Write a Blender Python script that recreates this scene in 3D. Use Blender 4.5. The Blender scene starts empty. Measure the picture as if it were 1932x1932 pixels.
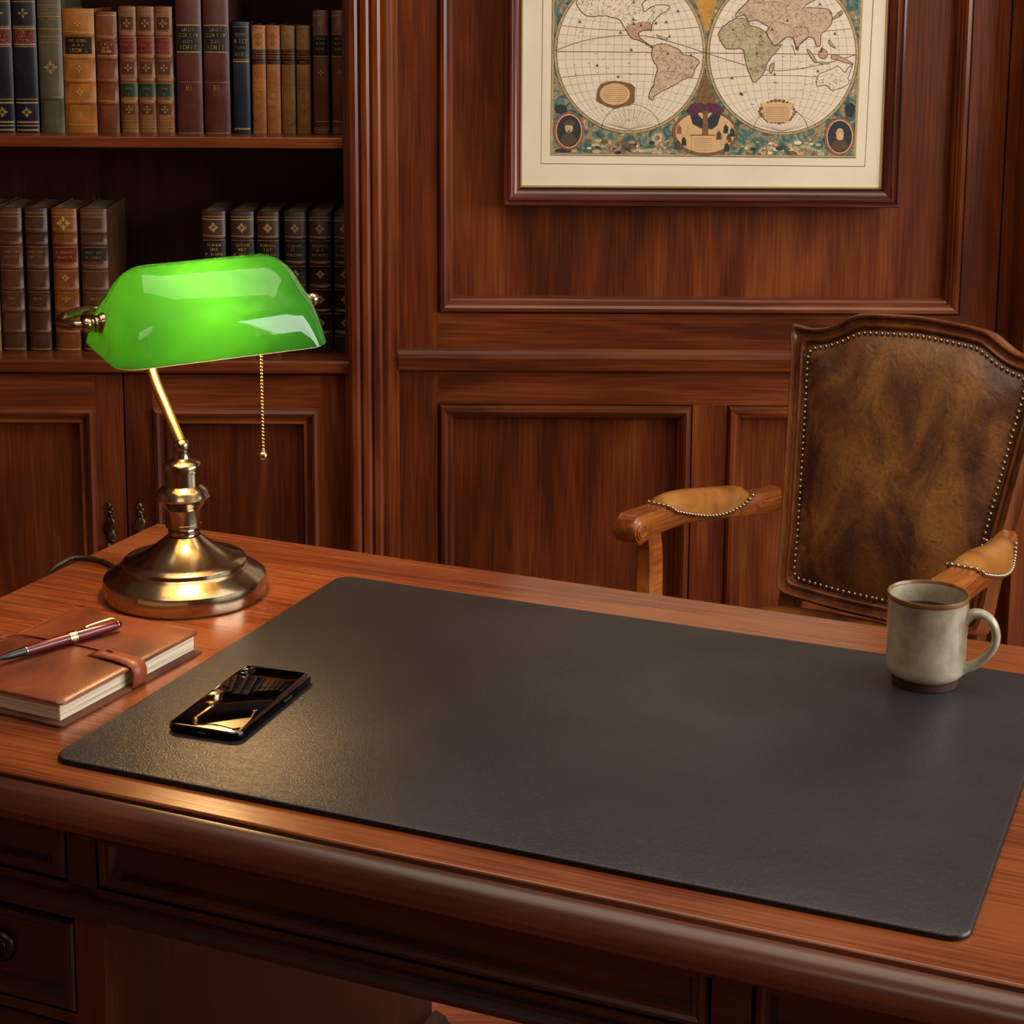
import bpy, math, random
from math import sin, cos, pi, atan2, sqrt, radians as R
from mathutils import Vector, Matrix
random.seed(7)
sc = bpy.context.scene
col = sc.collection

# ------------------------------------------------------------------ camera
CZ = 1.41                      # eye height, desk top is at 0.75
FPX, PITCH, CYP, ROLL = 3555.7, 0.1752, 559.1, -0.0054
DESK = 0.75

def ray(px, py):
    dx, dy = px-966, py-CYP
    a = (dx*cos(ROLL)+dy*sin(ROLL))/FPX; b = (-dx*sin(ROLL)+dy*cos(ROLL))/FPX
    c, s = cos(PITCH), sin(PITCH)
    return Vector((a, c-b*s, -s-b*c))
def atY(px, py, Y):            # photo point -> world point on the upright plane at distance Y
    r = ray(px, py); p = r*(Y/r.y); return Vector((p.x, p.y, p.z+CZ))
def atZ(px, py, z):            # photo point -> world point on the level plane at height z
    r = ray(px, py); p = r*((z-CZ)/r.z); return Vector((p.x, p.y, z))

# ------------------------------------------------------------------ materials
def lin(c):
    return tuple((x/12.92 if x <= .04045 else ((x+.055)/1.055)**2.4) for x in c)
def hx(h):
    return lin(tuple(int(h[i:i+2], 16)/255 for i in (0, 2, 4)))+(1,)
def new(name):
    m = bpy.data.materials.new(name); m.use_nodes = True
    nt = m.node_tree; b = nt.nodes['Principled BSDF']
    return m, nt, b
def N(nt, t, **kw):
    n = nt.nodes.new(t)
    for k, v in kw.items():
        if k in n.inputs: n.inputs[k].default_value = v
        else: setattr(n, k, v)
    return n
def ramp(nt, stops):
    r = nt.nodes.new('ShaderNodeValToRGB'); e = r.color_ramp.elements
    while len(e) < len(stops): e.new(.5)
    for i, (p, c) in enumerate(stops): e[i].position = p; e[i].color = c
    return r
def plain(name, c, rough=.5, metal=0., spec=.5, coat=0., noise=0., nscale=40, bump=0., bscale=200):
    m, nt, b = new(name); L = nt.links
    c = hx(c) if isinstance(c, str) else c
    b.inputs['Base Color'].default_value = c
    b.inputs['Roughness'].default_value = rough; b.inputs['Metallic'].default_value = metal
    b.inputs['Specular IOR Level'].default_value = spec; b.inputs['Coat Weight'].default_value = coat
    tc = N(nt, 'ShaderNodeTexCoord')
    if noise:
        n = N(nt, 'ShaderNodeTexNoise', Scale=nscale, Detail=6.); L.new(tc.outputs['Object'], n.inputs['Vector'])
        r = ramp(nt, [(.3, tuple(x*(1-noise) for x in c[:3])+(1,)), (.7, tuple(min(1, x*(1+noise)) for x in c[:3])+(1,))])
        L.new(n.outputs['Fac'], r.inputs[0]); L.new(r.outputs[0], b.inputs['Base Color'])
    if bump:
        n = N(nt, 'ShaderNodeTexNoise', Scale=bscale, Detail=4.); L.new(tc.outputs['Object'], n.inputs['Vector'])
        bp = N(nt, 'ShaderNodeBump', Strength=bump, Distance=.001); L.new(n.outputs['Fac'], bp.inputs['Height']); L.new(bp.outputs[0], b.inputs['Normal'])
    return m
def wood(name, axis, dark, mid, light, rough=.32, coat=.15, fine=1., rings=.0):
    m, nt, b = new(name); L = nt.links
    tc = N(nt, 'ShaderNodeTexCoord'); oi = N(nt, 'ShaderNodeObjectInfo')
    add = N(nt, 'ShaderNodeVectorMath', operation='ADD'); mul = N(nt, 'ShaderNodeVectorMath', operation='SCALE'); mul.inputs['Scale'].default_value = 7.
    cmb = N(nt, 'ShaderNodeCombineXYZ')
    for i in range(3): L.new(oi.outputs['Random'], cmb.inputs[i])
    L.new(cmb.outputs[0], mul.inputs[0]); L.new(tc.outputs['Object'], add.inputs[0]); L.new(mul.outputs[0], add.inputs[1])
    def mp(along, across):
        s = [across]*3; s['XYZ'.index(axis)] = along
        n = N(nt, 'ShaderNodeMapping'); n.inputs['Scale'].default_value = s; L.new(add.outputs[0], n.inputs['Vector']); return n
    m1 = mp(1.1, 8); n1 = N(nt, 'ShaderNodeTexNoise', Scale=1.6, Detail=7., Distortion=1.1); L.new(m1.outputs[0], n1.inputs['Vector'])
    m2 = mp(5, 150); n2 = N(nt, 'ShaderNodeTexNoise', Scale=1.6, Detail=3., Distortion=.3); L.new(m2.outputs[0], n2.inputs['Vector'])
    m3 = mp(1.2, 2.4); n3 = N(nt, 'ShaderNodeTexNoise', Scale=1.5, Detail=2.); L.new(m3.outputs[0], n3.inputs['Vector'])
    s1 = N(nt, 'ShaderNodeMath', operation='MULTIPLY'); s1.inputs[1].default_value = .62; L.new(n1.outputs['Fac'], s1.inputs[0])
    s2 = N(nt, 'ShaderNodeMath', operation='MULTIPLY_ADD'); s2.inputs[1].default_value = .30*fine; L.new(n2.outputs['Fac'], s2.inputs[0]); L.new(s1.outputs[0], s2.inputs[2])
    s3 = N(nt, 'ShaderNodeMath', operation='MULTIPLY_ADD'); s3.inputs[1].default_value = .3; L.new(n3.outputs['Fac'], s3.inputs[0]); L.new(s2.outputs[0], s3.inputs[2])
    r = ramp(nt, [(.48, hx(dark)), (.61, hx(mid)), (.75, hx(light))])
    L.new(s3.outputs[0], r.inputs[0]); L.new(r.outputs[0], b.inputs['Base Color'])
    b.inputs['Roughness'].default_value = rough; b.inputs['Coat Weight'].default_value = coat; b.inputs['Coat Roughness'].default_value = .18
    bp = N(nt, 'ShaderNodeBump', Strength=.12, Distance=.001); L.new(n2.outputs['Fac'], bp.inputs['Height']); L.new(bp.outputs[0], b.inputs['Normal'])
    return m
M = {}
M['wallX'] = wood('panel_wood_rail', 'X', '4a1f0e', '6c3214', '8a4a22')
M['wallZ'] = wood('panel_wood_stile', 'Z', '471d0d', '682f12', '854720')
M['deskX'] = wood('desk_wood_top', 'X', '4c210f', '6b3318', '874b26', fine=1.5, rough=.24, coat=.25)
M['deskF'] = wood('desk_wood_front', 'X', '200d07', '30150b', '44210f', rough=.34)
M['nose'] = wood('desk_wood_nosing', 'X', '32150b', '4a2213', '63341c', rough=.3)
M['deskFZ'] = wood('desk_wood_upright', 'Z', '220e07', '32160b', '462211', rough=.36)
M['caseX'] = wood('bookcase_wood_shelf', 'X', '451d0d', '662f13', '84461f')
M['caseZ'] = wood('bookcase_wood_panel', 'Z', '3c180b', '572610', '733a1a')
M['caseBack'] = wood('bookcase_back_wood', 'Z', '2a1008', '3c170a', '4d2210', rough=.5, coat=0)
M['chairZ'] = wood('chair_wood_upright', 'Z', '402010', '68391c', '87522a', rough=.28)
M['chairX'] = wood('chair_wood_rail', 'X', '4a2410', '7a431c', '9c5f2c', rough=.3)
M['armW'] = wood('chair_wood_arm', 'Y', '6e3712', '965320', 'b26c2c', rough=.3)
M['frame'] = wood('picture_frame_wood', 'X', '431d14', '5f3022', '784434', rough=.25, coat=.4)
M['floor'] = wood('floor_wood', 'X', '5c2a16', '8a4a2c', 'a8664a', rough=.4)

def brass(name, c, rough, brushed=True):
    m, nt, b = new(name); L = nt.links
    b.inputs['Base Color'].default_value = hx(c); b.inputs['Metallic'].default_value = 1.; b.inputs['Roughness'].default_value = rough
    if brushed:
        tc = N(nt, 'ShaderNodeTexCoord'); mp = N(nt, 'ShaderNodeMapping'); mp.inputs['Scale'].default_value = (3, 3, 900)
        L.new(tc.outputs['Object'], mp.inputs['Vector'])
        n = N(nt, 'ShaderNodeTexNoise', Scale=1., Detail=2.); L.new(mp.outputs[0], n.inputs['Vector'])
        bp = N(nt, 'ShaderNodeBump', Strength=.05, Distance=.0003); L.new(n.outputs['Fac'], bp.inputs['Height']); L.new(bp.outputs[0], b.inputs['Normal'])
        n2 = N(nt, 'ShaderNodeTexNoise', Scale=60., Detail=3.); L.new(tc.outputs['Object'], n2.inputs['Vector'])
        r = ramp(nt, [(.3, tuple(x*.85 for x in hx(c)[:3])+(1,)), (.7, hx(c))]); L.new(n2.outputs['Fac'], r.inputs[0]); L.new(r.outputs[0], b.inputs['Base Color'])
    return m
M['brass'] = brass('brushed_antique_brass', 'ab9c80', .17)
M['brass2'] = brass('polished_brass', 'c8b484', .2, False)
M['nail'] = brass('nail_brass', 'b0a084', .25, False)
M['handle'] = brass('handle_bronze', '7d6a48', .38, False)
M['chrome'] = plain('steel_band', '8a8c90', .15, 1.)

def leather(name, c1, c2, c3, rough, scale=6., bump=.35, bscale=260., sheen=0.):
    m, nt, b = new(name); L = nt.links
    tc = N(nt, 'ShaderNodeTexCoord')
    n = N(nt, 'ShaderNodeTexNoise', Scale=scale, Detail=6., Distortion=.6); L.new(tc.outputs['Object'], n.inputs['Vector'])
    r = ramp(nt, [(.34, hx(c1)), (.5, hx(c2)), (.68, hx(c3))]); L.new(n.outputs['Fac'], r.inputs[0]); L.new(r.outputs[0], b.inputs['Base Color'])
    v = N(nt, 'ShaderNodeTexVoronoi', Scale=bscale); v.feature = 'DISTANCE_TO_EDGE'
    nn = N(nt, 'ShaderNodeTexNoise', Scale=bscale*.4, Detail=3.); L.new(tc.outputs['Object'], nn.inputs['Vector'])
    mx = N(nt, 'ShaderNodeVectorMath', operation='MULTIPLY_ADD'); mx.inputs[1].default_value = (.012,)*3
    L.new(nn.outputs['Color'], mx.inputs[0]); L.new(tc.outputs['Object'], mx.inputs[2]); L.new(mx.outputs[0], v.inputs['Vector'])
    bp = N(nt, 'ShaderNodeBump', Strength=bump, Distance=.0006); L.new(v.outputs['Distance'], bp.inputs['Height']); L.new(bp.outputs[0], b.inputs['Normal'])
    b.inputs['Roughness'].default_value = rough; b.inputs['Sheen Weight'].default_value = sheen
    return m
M['pad'] = leather('black_grained_leather', '1d1d1f', '252426', '2d2c2f', .40, 5., .6, 330.)
M['padedge'] = plain('pad_edge_black', '060606', .35)
M['chairL'] = leather('worn_brown_leather', '2c160b', '5e3514', '8a5720', .42, 9., .25, 120.)
M['padL'] = leather('tan_arm_leather', '7a4a1c', '9c6428', 'b07a38', .33, 12., .2, 160.)
M['nbL'] = leather('oiled_red_brown_leather', '3e1b0e', '65311b', '804629', .38, 11., .3, 300.)
M['nbD'] = leather('dark_brown_suede_edge', '3c1c0e', '5a2e18', '6c3c20', .7, 20., .3, 500.)
M['strap'] = leather('strap_leather', '5c2814', '7a3a20', '8a482a', .42, 18., .2, 500.)

def pages(name, c1, c2, axis='Z', sc_=900):
    m, nt, b = new(name); L = nt.links
    tc = N(nt, 'ShaderNodeTexCoord'); mp = N(nt, 'ShaderNodeMapping'); s = [4, 4, 4]; s['XYZ'.index(axis)] = sc_; mp.inputs['Scale'].default_value = s
    L.new(tc.outputs['Object'], mp.inputs['Vector']); n = N(nt, 'ShaderNodeTexNoise', Scale=1., Detail=3.); L.new(mp.outputs[0], n.inputs['Vector'])
    r = ramp(nt, [(.35, hx(c1)), (.6, hx(c2))]); L.new(n.outputs['Fac'], r.inputs[0]); L.new(r.outputs[0], b.inputs['Base Color'])
    bp = N(nt, 'ShaderNodeBump', Strength=.3, Distance=.0006); L.new(n.outputs['Fac'], bp.inputs['Height']); L.new(bp.outputs[0], b.inputs['Normal'])
    b.inputs['Roughness'].default_value = .8
    return m
M['pages'] = pages('cream_pages', 'b3a58a', 'e6dcc4')
M['bookpages'] = pages('aged_book_pages', '6a5a42', '9a8766', 'X')

# ------------------------------------------------------------------ mesh helpers
class MB:
    def __init__(s): s.v = []; s.f = []; s.m = []
    def add(s, vs, fs, mi=0):
        o = len(s.v); s.v += [tuple(p) for p in vs]; s.f += [tuple(i+o for i in f) for f in fs]; s.m += [mi]*len(fs)
        return s
    def box(s, x0, x1, y0, y1, z0, z1, mi=0):
        v = [(x, y, z) for x in (x0, x1) for y in (y0, y1) for z in (z0, z1)]
        return s.add(v, [(0, 1, 3, 2), (4, 6, 7, 5), (0, 4, 5, 1), (2, 3, 7, 6), (0, 2, 6, 4), (1, 5, 7, 3)], mi)
    def grid(s, rows, mi=0, closeu=False, closev=False):
        n = len(rows); k = len(rows[0]); vs = [p for r in rows for p in r]; fs = []
        for i in range(n if closev else n-1):
            for j in range(k if closeu else k-1):
                a = i*k+j; b = i*k+(j+1) % k; i2 = (i+1) % n; fs.append((a, b, i2*k+(j+1) % k, i2*k+j))
        return s.add(vs, fs, mi)
    def fan(s, ring, c=None, mi=0, flip=False):
        if c is None: f = [tuple(range(len(ring)))]; return s.add(ring, [tuple(reversed(f[0]))] if flip else f, mi)
        n = len(ring); fs = [(i, (i+1) % n, n) for i in range(n)]
        if flip: fs = [tuple(reversed(f)) for f in fs]
        return s.add(list(ring)+[c], fs, mi)
    def lathe(s, prof, n=48, cx=0, cy=0, mi=0):
        rows = [[(cx+r*cos(2*pi*i/n), cy+r*sin(2*pi*i/n), z) for i in range(n)] for r, z in prof]
        return s.grid(rows, mi, closeu=True)
    def tube(s, pts, r, n=12, mi=0, caps=True, squash=None):
        pts = [Vector(p) for p in pts]; rr = r if isinstance(r, (list, tuple)) else [r]*len(pts)
        t0 = (pts[1]-pts[0]).normalized(); up = Vector((0, 0, 1)) if abs(t0.z) < .9 else Vector((1, 0, 0))
        x = t0.cross(up).normalized(); rows = []
        for i, p in enumerate(pts):
            t = (pts[min(i+1, len(pts)-1)]-pts[max(i-1, 0)]).normalized()
            x = (x-t*x.dot(t)).normalized(); y = t.cross(x)
            sq = squash or (1, 1)
            rows.append([p+x*(cos(2*pi*k/n)*rr[i]*sq[0])+y*(sin(2*pi*k/n)*rr[i]*sq[1]) for k in range(n)])
        s.grid(rows, mi, closeu=True)
        if caps: s.fan(rows[0], None, mi, True); s.fan(rows[-1], None, mi)
        return s
    def sphere(s, c, r, n=12, k=8, mi=0, sq=(1, 1, 1)):
        c = Vector(c); rows = []
        for i in range(k+1):
            a = -pi/2+pi*i/k; rows.append([(c.x+r*sq[0]*cos(a)*cos(2*pi*j/n), c.y+r*sq[1]*cos(a)*sin(2*pi*j/n), c.z+r*sq[2]*sin(a)) for j in range(n)])
        return s.grid(rows, mi, closeu=True)
    def frame(s, x0, x1, z0, z1, prof, y, mi=0, sides=None, miv=None):
        # mitred rectangular moulding on an upright face looking to -Y; prof = (inset, height towards viewer)
        rows = []
        for d, h in prof: rows.append([(x0+d, y-h, z0+d), (x1-d, y-h, z0+d), (x1-d, y-h, z1-d), (x0+d, y-h, z1-d)])
        n = len(rows); 
        for i in range(n-1):
            for j in range(4):
                if sides and j not in sides: continue
                a = rows[i]; b = rows[i+1]; k = (j+1) % 4
                s.add([a[j], a[k], b[k], b[j]], [(0, 1, 2, 3)], (miv if (miv is not None and j in (1, 3)) else mi))
        return s
    def xf(s, mat):
        s.v = [tuple(mat @ Vector(p)) for p in s.v]; return s
    def build(s, name, mats, parent=None, smooth=35, bevel=0, weld=True, solid=None):
        me = bpy.data.meshes.new(name); me.from_pydata(s.v, [], s.f)
        mats = mats if isinstance(mats, (list, tuple)) else [mats]
        for m in mats: me.materials.append(m)
        for p, mi in zip(me.polygons, s.m): p.material_index = mi
        import bmesh
        bm = bmesh.new(); bm.from_mesh(me)
        if weld: bmesh.ops.remove_doubles(bm, verts=bm.verts, dist=1e-6)
        bmesh.ops.recalc_face_normals(bm, faces=bm.faces)
        bm.to_mesh(me); bm.free()
        if smooth:
            me.shade_smooth(); me.set_sharp_from_angle(angle=R(smooth))
        o = bpy.data.objects.new(name, me); col.objects.link(o)
        if parent: o.parent = parent
        if bevel:
            b = o.modifiers.new('bevel', 'BEVEL'); b.width = bevel; b.segments = 2; b.limit_method = 'ANGLE'; b.angle_limit = R(40)
        if solid:
            q = o.modifiers.new('solid', 'SOLIDIFY'); q.thickness = solid[0]; q.offset = -1
            if len(solid) > 1: q.material_offset = solid[1]
        return o
def box(name, a, mats, parent=None, bevel=.0015):
    return MB().box(*a).build(name, mats, parent, bevel=bevel)
def tag(o, label, cat, group=None):
    o['label'] = label; o['category'] = cat
    if group: o['group'] = group
    return o
def thing(name, label, cat, loc=(0, 0, 0), rz=0, group=None):
    o = bpy.data.objects.new(name, None); col.objects.link(o); o.empty_display_size = .05
    o.location = loc; o.rotation_euler = (0, 0, rz); return tag(o, label, cat, group)
def struct(o): o['kind'] = 'structure'; return o
def smoothpath(pts, n=8, closed=False):
    P = [Vector(p) for p in pts]; out = []; m = len(P)
    for i in range(m if closed else m-1):
        p0 = P[(i-1) % m] if (closed or i > 0) else P[i]; p1 = P[i]; p2 = P[(i+1) % m]; p3 = P[(i+2) % m] if (closed or i+2 < m) else P[(i+1) % m]
        for k in range(n):
            t = k/n; out.append(.5*((2*p1)+(p2-p0)*t+(2*p0-5*p1+4*p2-p3)*t*t+(3*p1-3*p2+p3-p0)*t**3))
    if not closed: out.append(P[-1])
    return out

# ------------------------------------------------------------------ room shell
YW = 3.30
XL, XR, YF, ZC = -2.3, 2.7, -1.6, 2.75
fl = MB().box(XL, XR, YF, 3.72, -.05, 0)
struct(fl.build('floor', M['floor'], smooth=0))
struct(box('ceiling', (XL, XR, YF, 3.72, ZC, ZC+.05), plain('ceiling_plaster', 'c8b8a0', .9), bevel=0))
pl = plain('wall_wood_dim', '6a3418', .5, noise=.2, nscale=3)
struct(box('wall_left', (XL-.05, XL, YF, 3.72, 0, ZC), pl, bevel=0))
struct(box('wall_front', (XL, XR, YF-.05, YF, 0, ZC), pl, bevel=0))
WY0, WY1, WZ0, WZ1 = -.7, 2.3, .95, 2.45     # daylight window in the right wall
w = MB(); w.box(XR, XR+.05, YF, WY0, 0, ZC); w.box(XR, XR+.05, WY1, 3.72, 0, ZC); w.box(XR, XR+.05, WY0, WY1, 0, WZ0); w.box(XR, XR+.05, WY0, WY1, WZ1, ZC)
struct(w.build('wall_right', pl, smooth=0))
w = MB()
for y in (WY0, (WY0+WY1)/2-.02, WY1-.04): w.box(XR-.01, XR+.04, y, y+.04, WZ0, WZ1)
for z in (WZ0, (WZ0+WZ1)/2-.015, WZ1-.04): w.box(XR-.008, XR+.038, WY0, WY1, z, z+.04)
struct(w.build('window_1', plain('window_paint', 'd8d0c0', .5), smooth=0))

# back wall: panel sheet, stiles and rails, mouldings
def X3(px, py): return atY(px, py, YW).x
def Z3(px, py): return atY(px, py, YW).z
xa = X3(752, 500)                      # right edge of pilaster
xpl = X3(657, 500)
up_l, up_b = X3(826, 590), Z3(900, 592)
up_r = X3(1812, 560); ZTOP = 1.95
lo_t = Z3(1000, 762); l1_l = X3(830, 800); l1_r = X3(1309, 800); l2_l = X3(1374, 800); l2_r = up_r
xst = .886
rail_t, rail_m, rail_b = Z3(1000, 659), Z3(1000, 671), Z3(1000, 697)
LOB = .14
w = MB()
w.box(xpl, XR, YW+.022, 3.42, 0, ZC, 1)                  # panel sheet
w.box(xa-.02, up_l, YW, YW+.022, 0, ZC, 1)                # left stile
w.box(up_r, .862, YW, YW+.022, 0, ZC, 1); w.box(.866, xst, YW+.004, YW+.022, 0, ZC, 1)
w.box(up_l, up_r, YW, YW+.022, rail_m-.01, up_b, 0)            # rail between chair rail and upper panel
w.box(up_l, up_r, YW, YW+.022, lo_t, rail_m-.01, 0)
w.box(up_l, up_r, YW, YW+.022, ZTOP, ZC, 0)
w.box(up_l, up_r, YW, YW+.022, 0, LOB, 0)
w.box(l1_r, l2_l, YW, YW+.022, LOB, lo_t, 1)
w.box(XL, -1.625, YW, 3.70, 0, ZC, 1); w.box(-1.625, xpl, YW, YW+.02, 2.3, ZC, 0)
w.box(xst, XR, 3.2, 3.42, 0, ZC, 1)                    # projecting block at the right, added to shade the wall strip beside it
back = struct(w.build('wall_back', [M['wallX'], M['wallZ']], smooth=0, weld=False))
bol = [(0, 0), (.0015, -.004), (.003, .004), (.006, .010), (.012, .012), (.0165, .009), (.0175, .0045), (.0205, .004), (.0225, -.003), (.026, -.006), (.0275, -.013), (.029, -.022)]
def panelm(name, x0, x1, z0, z1):
    struct(MB().frame(x0, x1, z0, z1, bol, YW-.0005, 0, miv=1).build(name, [M['wallX'], M['wallZ']], smooth=28))
panelm('trim_1', up_l, up_r, up_b, ZTOP)
panelm('trim_2', l1_l, l1_r, LOB, lo_t)
panelm('trim_3', l2_l, l2_r, LOB, lo_t)
# chair rail
def strip(name, prof, x0, x1, mat, par=None, y=YW):
    rows = [[(x, y-h, z) for z, h in prof] for x in (x0, x1)]
    m = MB().grid(rows); m.fan(rows[0]); m.fan(rows[1]); return m.build(name, mat, par, smooth=28)
struct(strip('trim_4', [(rail_b-.002, 0), (rail_b, .012), (rail_b+.003, .014), (rail_m-.006, .015), (rail_m-.002, .017), (rail_m, .0165), (rail_m+.004, .008), (rail_t-.002, .006), (rail_t+.001, .0)], xa-.001, xst, M['wallX']))
# fluted pilaster
wd = xa-xpl; fl_ = [(0, 0), (0, .02), (.004, .024)]
n = 3
for i in range(n):
    a = .004+i*(wd-.030)/n; b = a+(wd-.030)/n
    fl_ += [(a+.003, .026), (a+.012, .027), (a+.0165, .0245), (a+.019, .019), (a+.0195, .010), (b-.0035, .008), (b-.001, .020)]
fl_ += [(wd-.024, .022), (wd-.018, .0235), (wd-.012, .022), (wd-.010, .015), (wd-.008, .012), (wd-.002, .012), (wd, .009), (wd, 0)]
rows = [[(xpl+x, YW-h, z) for x, h in fl_] for z in (0, ZC)]
struct(MB().grid(rows).fan(rows[0]).fan(rows[1]).build('trim_5', M['wallZ'], smooth=25))
struct(strip('baseboard_back', [(0, 0), (0, .02), (.11, .02), (.12, .012), (.125, 0)], xa, xst, M['wallX']))
# vertical bead on the added shading block
struct(MB().box(xst+.05, xst+.058, 3.192, 3.2, 0, ZC).build('trim_6', M['wallZ'], bevel=.003))

# ------------------------------------------------------------------ bookcase
bcL = -1.62; bcR = xpl+.012
bc = thing('bookcase', 'built-in mahogany bookcase with closed cabinet doors below the book shelves', 'bookcase', (0, 0, 0))
su_t = Z3(400, 265); su_b = Z3(400, 286); sm_t = Z3(400, 686); sm_b = Z3(400, 711)
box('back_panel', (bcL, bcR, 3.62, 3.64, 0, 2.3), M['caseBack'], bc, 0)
for x in (bcL, bcR-.02): box('side_panel', (x, x+.02, YW+.004, 3.62, .0, 2.3), M['caseZ'], bc)
box('shelf', (bcL+.02, bcR-.02, YW+.004, 3.62, su_b, su_t), M['caseX'], bc, .002)
box('shelf', (bcL+.02, bcR-.02, YW+.004, 3.62, 1.47, 1.492), M['caseX'], bc, .002)
box('shelf', (bcL+.02, bcR-.02, YW+.004, 3.62, 2.0, 2.3), M['caseX'], bc, .002)
s0 = strip('cabinet_top', [(sm_b, -.3), (sm_b, .0), (sm_b+.004, .004), (sm_t-.004, .004), (sm_t, .0), (sm_t, -.32)], bcL+.002, bcR-.008, M['caseX'], bc)
box('plinth', (bcL+.02, bcR-.02, YW+.03, 3.62, 0, .1), M['caseX'], bc)
dt = Z3(400, 716); gap = X3(233, 760)
dprof = [(0, 0), (.003, .009), (.009, .012), (.014, .009), (.016, .002), (.022, .0), (.024, .006), (.028, .007), (.030, .0), (.033, -.008), (.034, -.012)]
def door(x0, x1, hs):
    z0, z1 = .105, dt; s = .05; y = YW+.012
    m = MB(); m.box(x0, x0+s, y, y+.022, z0, z1, 1); m.box(x1-s, x1, y, y+.022, z0, z1, 1)
    m.box(x0+s, x1-s, y, y+.022, z1-.06, z1, 0); m.box(x0+s, x1-s, y, y+.022, z0, z0+.06, 0)
    m.box(x0+s, x1-s, y+.012, y+.02, z0+.06, z1-.06, 1)
    m.frame(x0+s, x1-s, z0+.06, z1-.06, dprof, y-.0003, 0, miv=1)
    d = m.build('door', [M['caseX'], M['caseZ']], bc, smooth=28, weld=False)
    # ornate drop pull
    hx_ = atY(212 if hs > 0 else 270, 990, y).x
    zt = atY(212, 955, y).z; h = .088; m = MB()
    m.sphere((hx_, y-.004, zt-.006), .0055, 10, 8, sq=(1, .7, 1.1)); m.sphere((hx_-.004, y-.004, zt-.010), .0035, 8, 6); m.sphere((hx_+.005, y-.004, zt-.013), .004, 8, 6)
    m.sphere((hx_, y-.004, zt-.02), .006, 10, 8, sq=(.9, .6, 1)); m.sphere((hx_+.004, y-.005, zt-.026), .0035, 8, 6)
    body = [(.003, .030), (.006, .038), (.0085, .047), (.007, .055), (.0045, .060), (.0075, .065), (.005, .073)]
    rows = []
    for k in range(13):
        t = k/12; zz = zt-.028-.045*t; r = .004+.005*sin(pi*t)**.8
        rows.append([(hx_+.0015*sin(9*t)+r*cos(a)*(1+.35*cos(3*a+8*t)), y-.005+.5*r*sin(a)*(1+.35*cos(3*a+8*t)), zz) for a in [2*pi*q/20 for q in range(20)]])
    m.grid(rows, closeu=True)
    m.sphere((hx_+.004, y-.005, zt-.072), .005, 8, 6, sq=(1.2, .7, .8)); m.sphere((hx_-.001, y-.012, zt-.082), .0075, 12, 8, sq=(.85, .85, 1.2))
    m.tube([(hx_, y, zt-.02), (hx_, y-.008, zt-.02)], .003, 8)
    m.tube([(hx_-.001, y, zt-.084), (hx_-.001, y-.012, zt-.082)], .0028, 8)
    m.build('handle', M['handle'], d, smooth=50)
door(gap-.405, gap-.0015, 1); door(gap+.0015, bcR-.018, -1); door(gap-.85, gap-.408, 1)

# ------------------------------------------------------------------ books
GOLD = plain('worn_gilt', 'b8974e', .42, .25, noise=.3, nscale=300)
GOLD2 = plain('dull_gilt', '94794a', .5, .15, noise=.3, nscale=300)
lcache = {}
def lmat(c, rough=.42):
    if c not in lcache:
        base = hx(c); m, nt, b = new('book_leather_'+c); L = nt.links
        tc = N(nt, 'ShaderNodeTexCoord'); oi = N(nt, 'ShaderNodeObjectInfo')
        n = N(nt, 'ShaderNodeTexNoise', Scale=22., Detail=8., Roughness=.65, noise_dimensions='4D'); L.new(tc.outputs['Object'], n.inputs['Vector']); 
        mu = N(nt, 'ShaderNodeMath', operation='MULTIPLY'); mu.inputs[1].default_value = 50; L.new(oi.outputs['Random'], mu.inputs[0]); L.new(mu.outputs[0], n.inputs['W'])
        r = ramp(nt, [(.28, tuple(x*.55 for x in base[:3])+(1,)), (.52, base), (.75, tuple(min(1, x*1.5+.01) for x in base[:3])+(1,))])
        L.new(n.outputs['Fac'], r.inputs[0]); L.new(r.outputs[0], b.inputs['Base Color']); b.inputs['Roughness'].default_value = rough
        n2 = N(nt, 'ShaderNodeTexNoise', Scale=400., Detail=4.); L.new(tc.outputs['Object'], n2.inputs['Vector'])
        bp = N(nt, 'ShaderNodeBump', Strength=.3, Distance=.0005); L.new(n2.outputs['Fac'], bp.inputs['Height']); L.new(bp.outputs[0], b.inputs['Normal'])
        lcache[c] = m
    return lcache[c]
def spine_y(x, w, bul): t = 2*x/w; return -bul*sqrt(max(0, 1-t*t*.92))
def patch(m, w, bul, x0, x1, z0, z1, off, mi=0):
    k = 10; rows = []
    for z in (z0, z1): rows.append([(x0+(x1-x0)*i/k, spine_y(x0+(x1-x0)*i/k, w, bul)-off, z) for i in range(k+1)])
    m.grid(rows, mi)
def poly_patch(m, w, bul, pts, off, mi=0):
    m.add([(x, spine_y(max(-w/2, min(w/2, x)), w, bul)-off, z) for x, z in pts], [tuple(range(len(pts)))], mi)
def rosette(m, w, bul, cx, cz, r, kind, off):
    for q in range(4):
        a = q*pi/2; pts = []
        for t in (-.5, -.25, 0, .25, .5): pts.append((cx+r*cos(a+t*.9)*(.62+.38*(1-abs(t)*2)), cz+r*sin(a+t*.9)*(.62+.38*(1-abs(t)*2))))
        pts.append((cx+r*.1*cos(a), cz+r*.1*sin(a))); poly_patch(m, w, bul, pts, off)
    if kind:
        for q in range(4):
            a = q*pi/2+pi/4; poly_patch(m, w, bul, [(cx+r*.35*cos(a-.3), cz+r*.35*sin(a-.3)), (cx+r*.72*cos(a-.12), cz+r*.72*sin(a-.12)), (cx+r*.72*cos(a+.12), cz+r*.72*sin(a+.12)), (cx+r*.35*cos(a+.3), cz+r*.35*sin(a+.3))], off)
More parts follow.
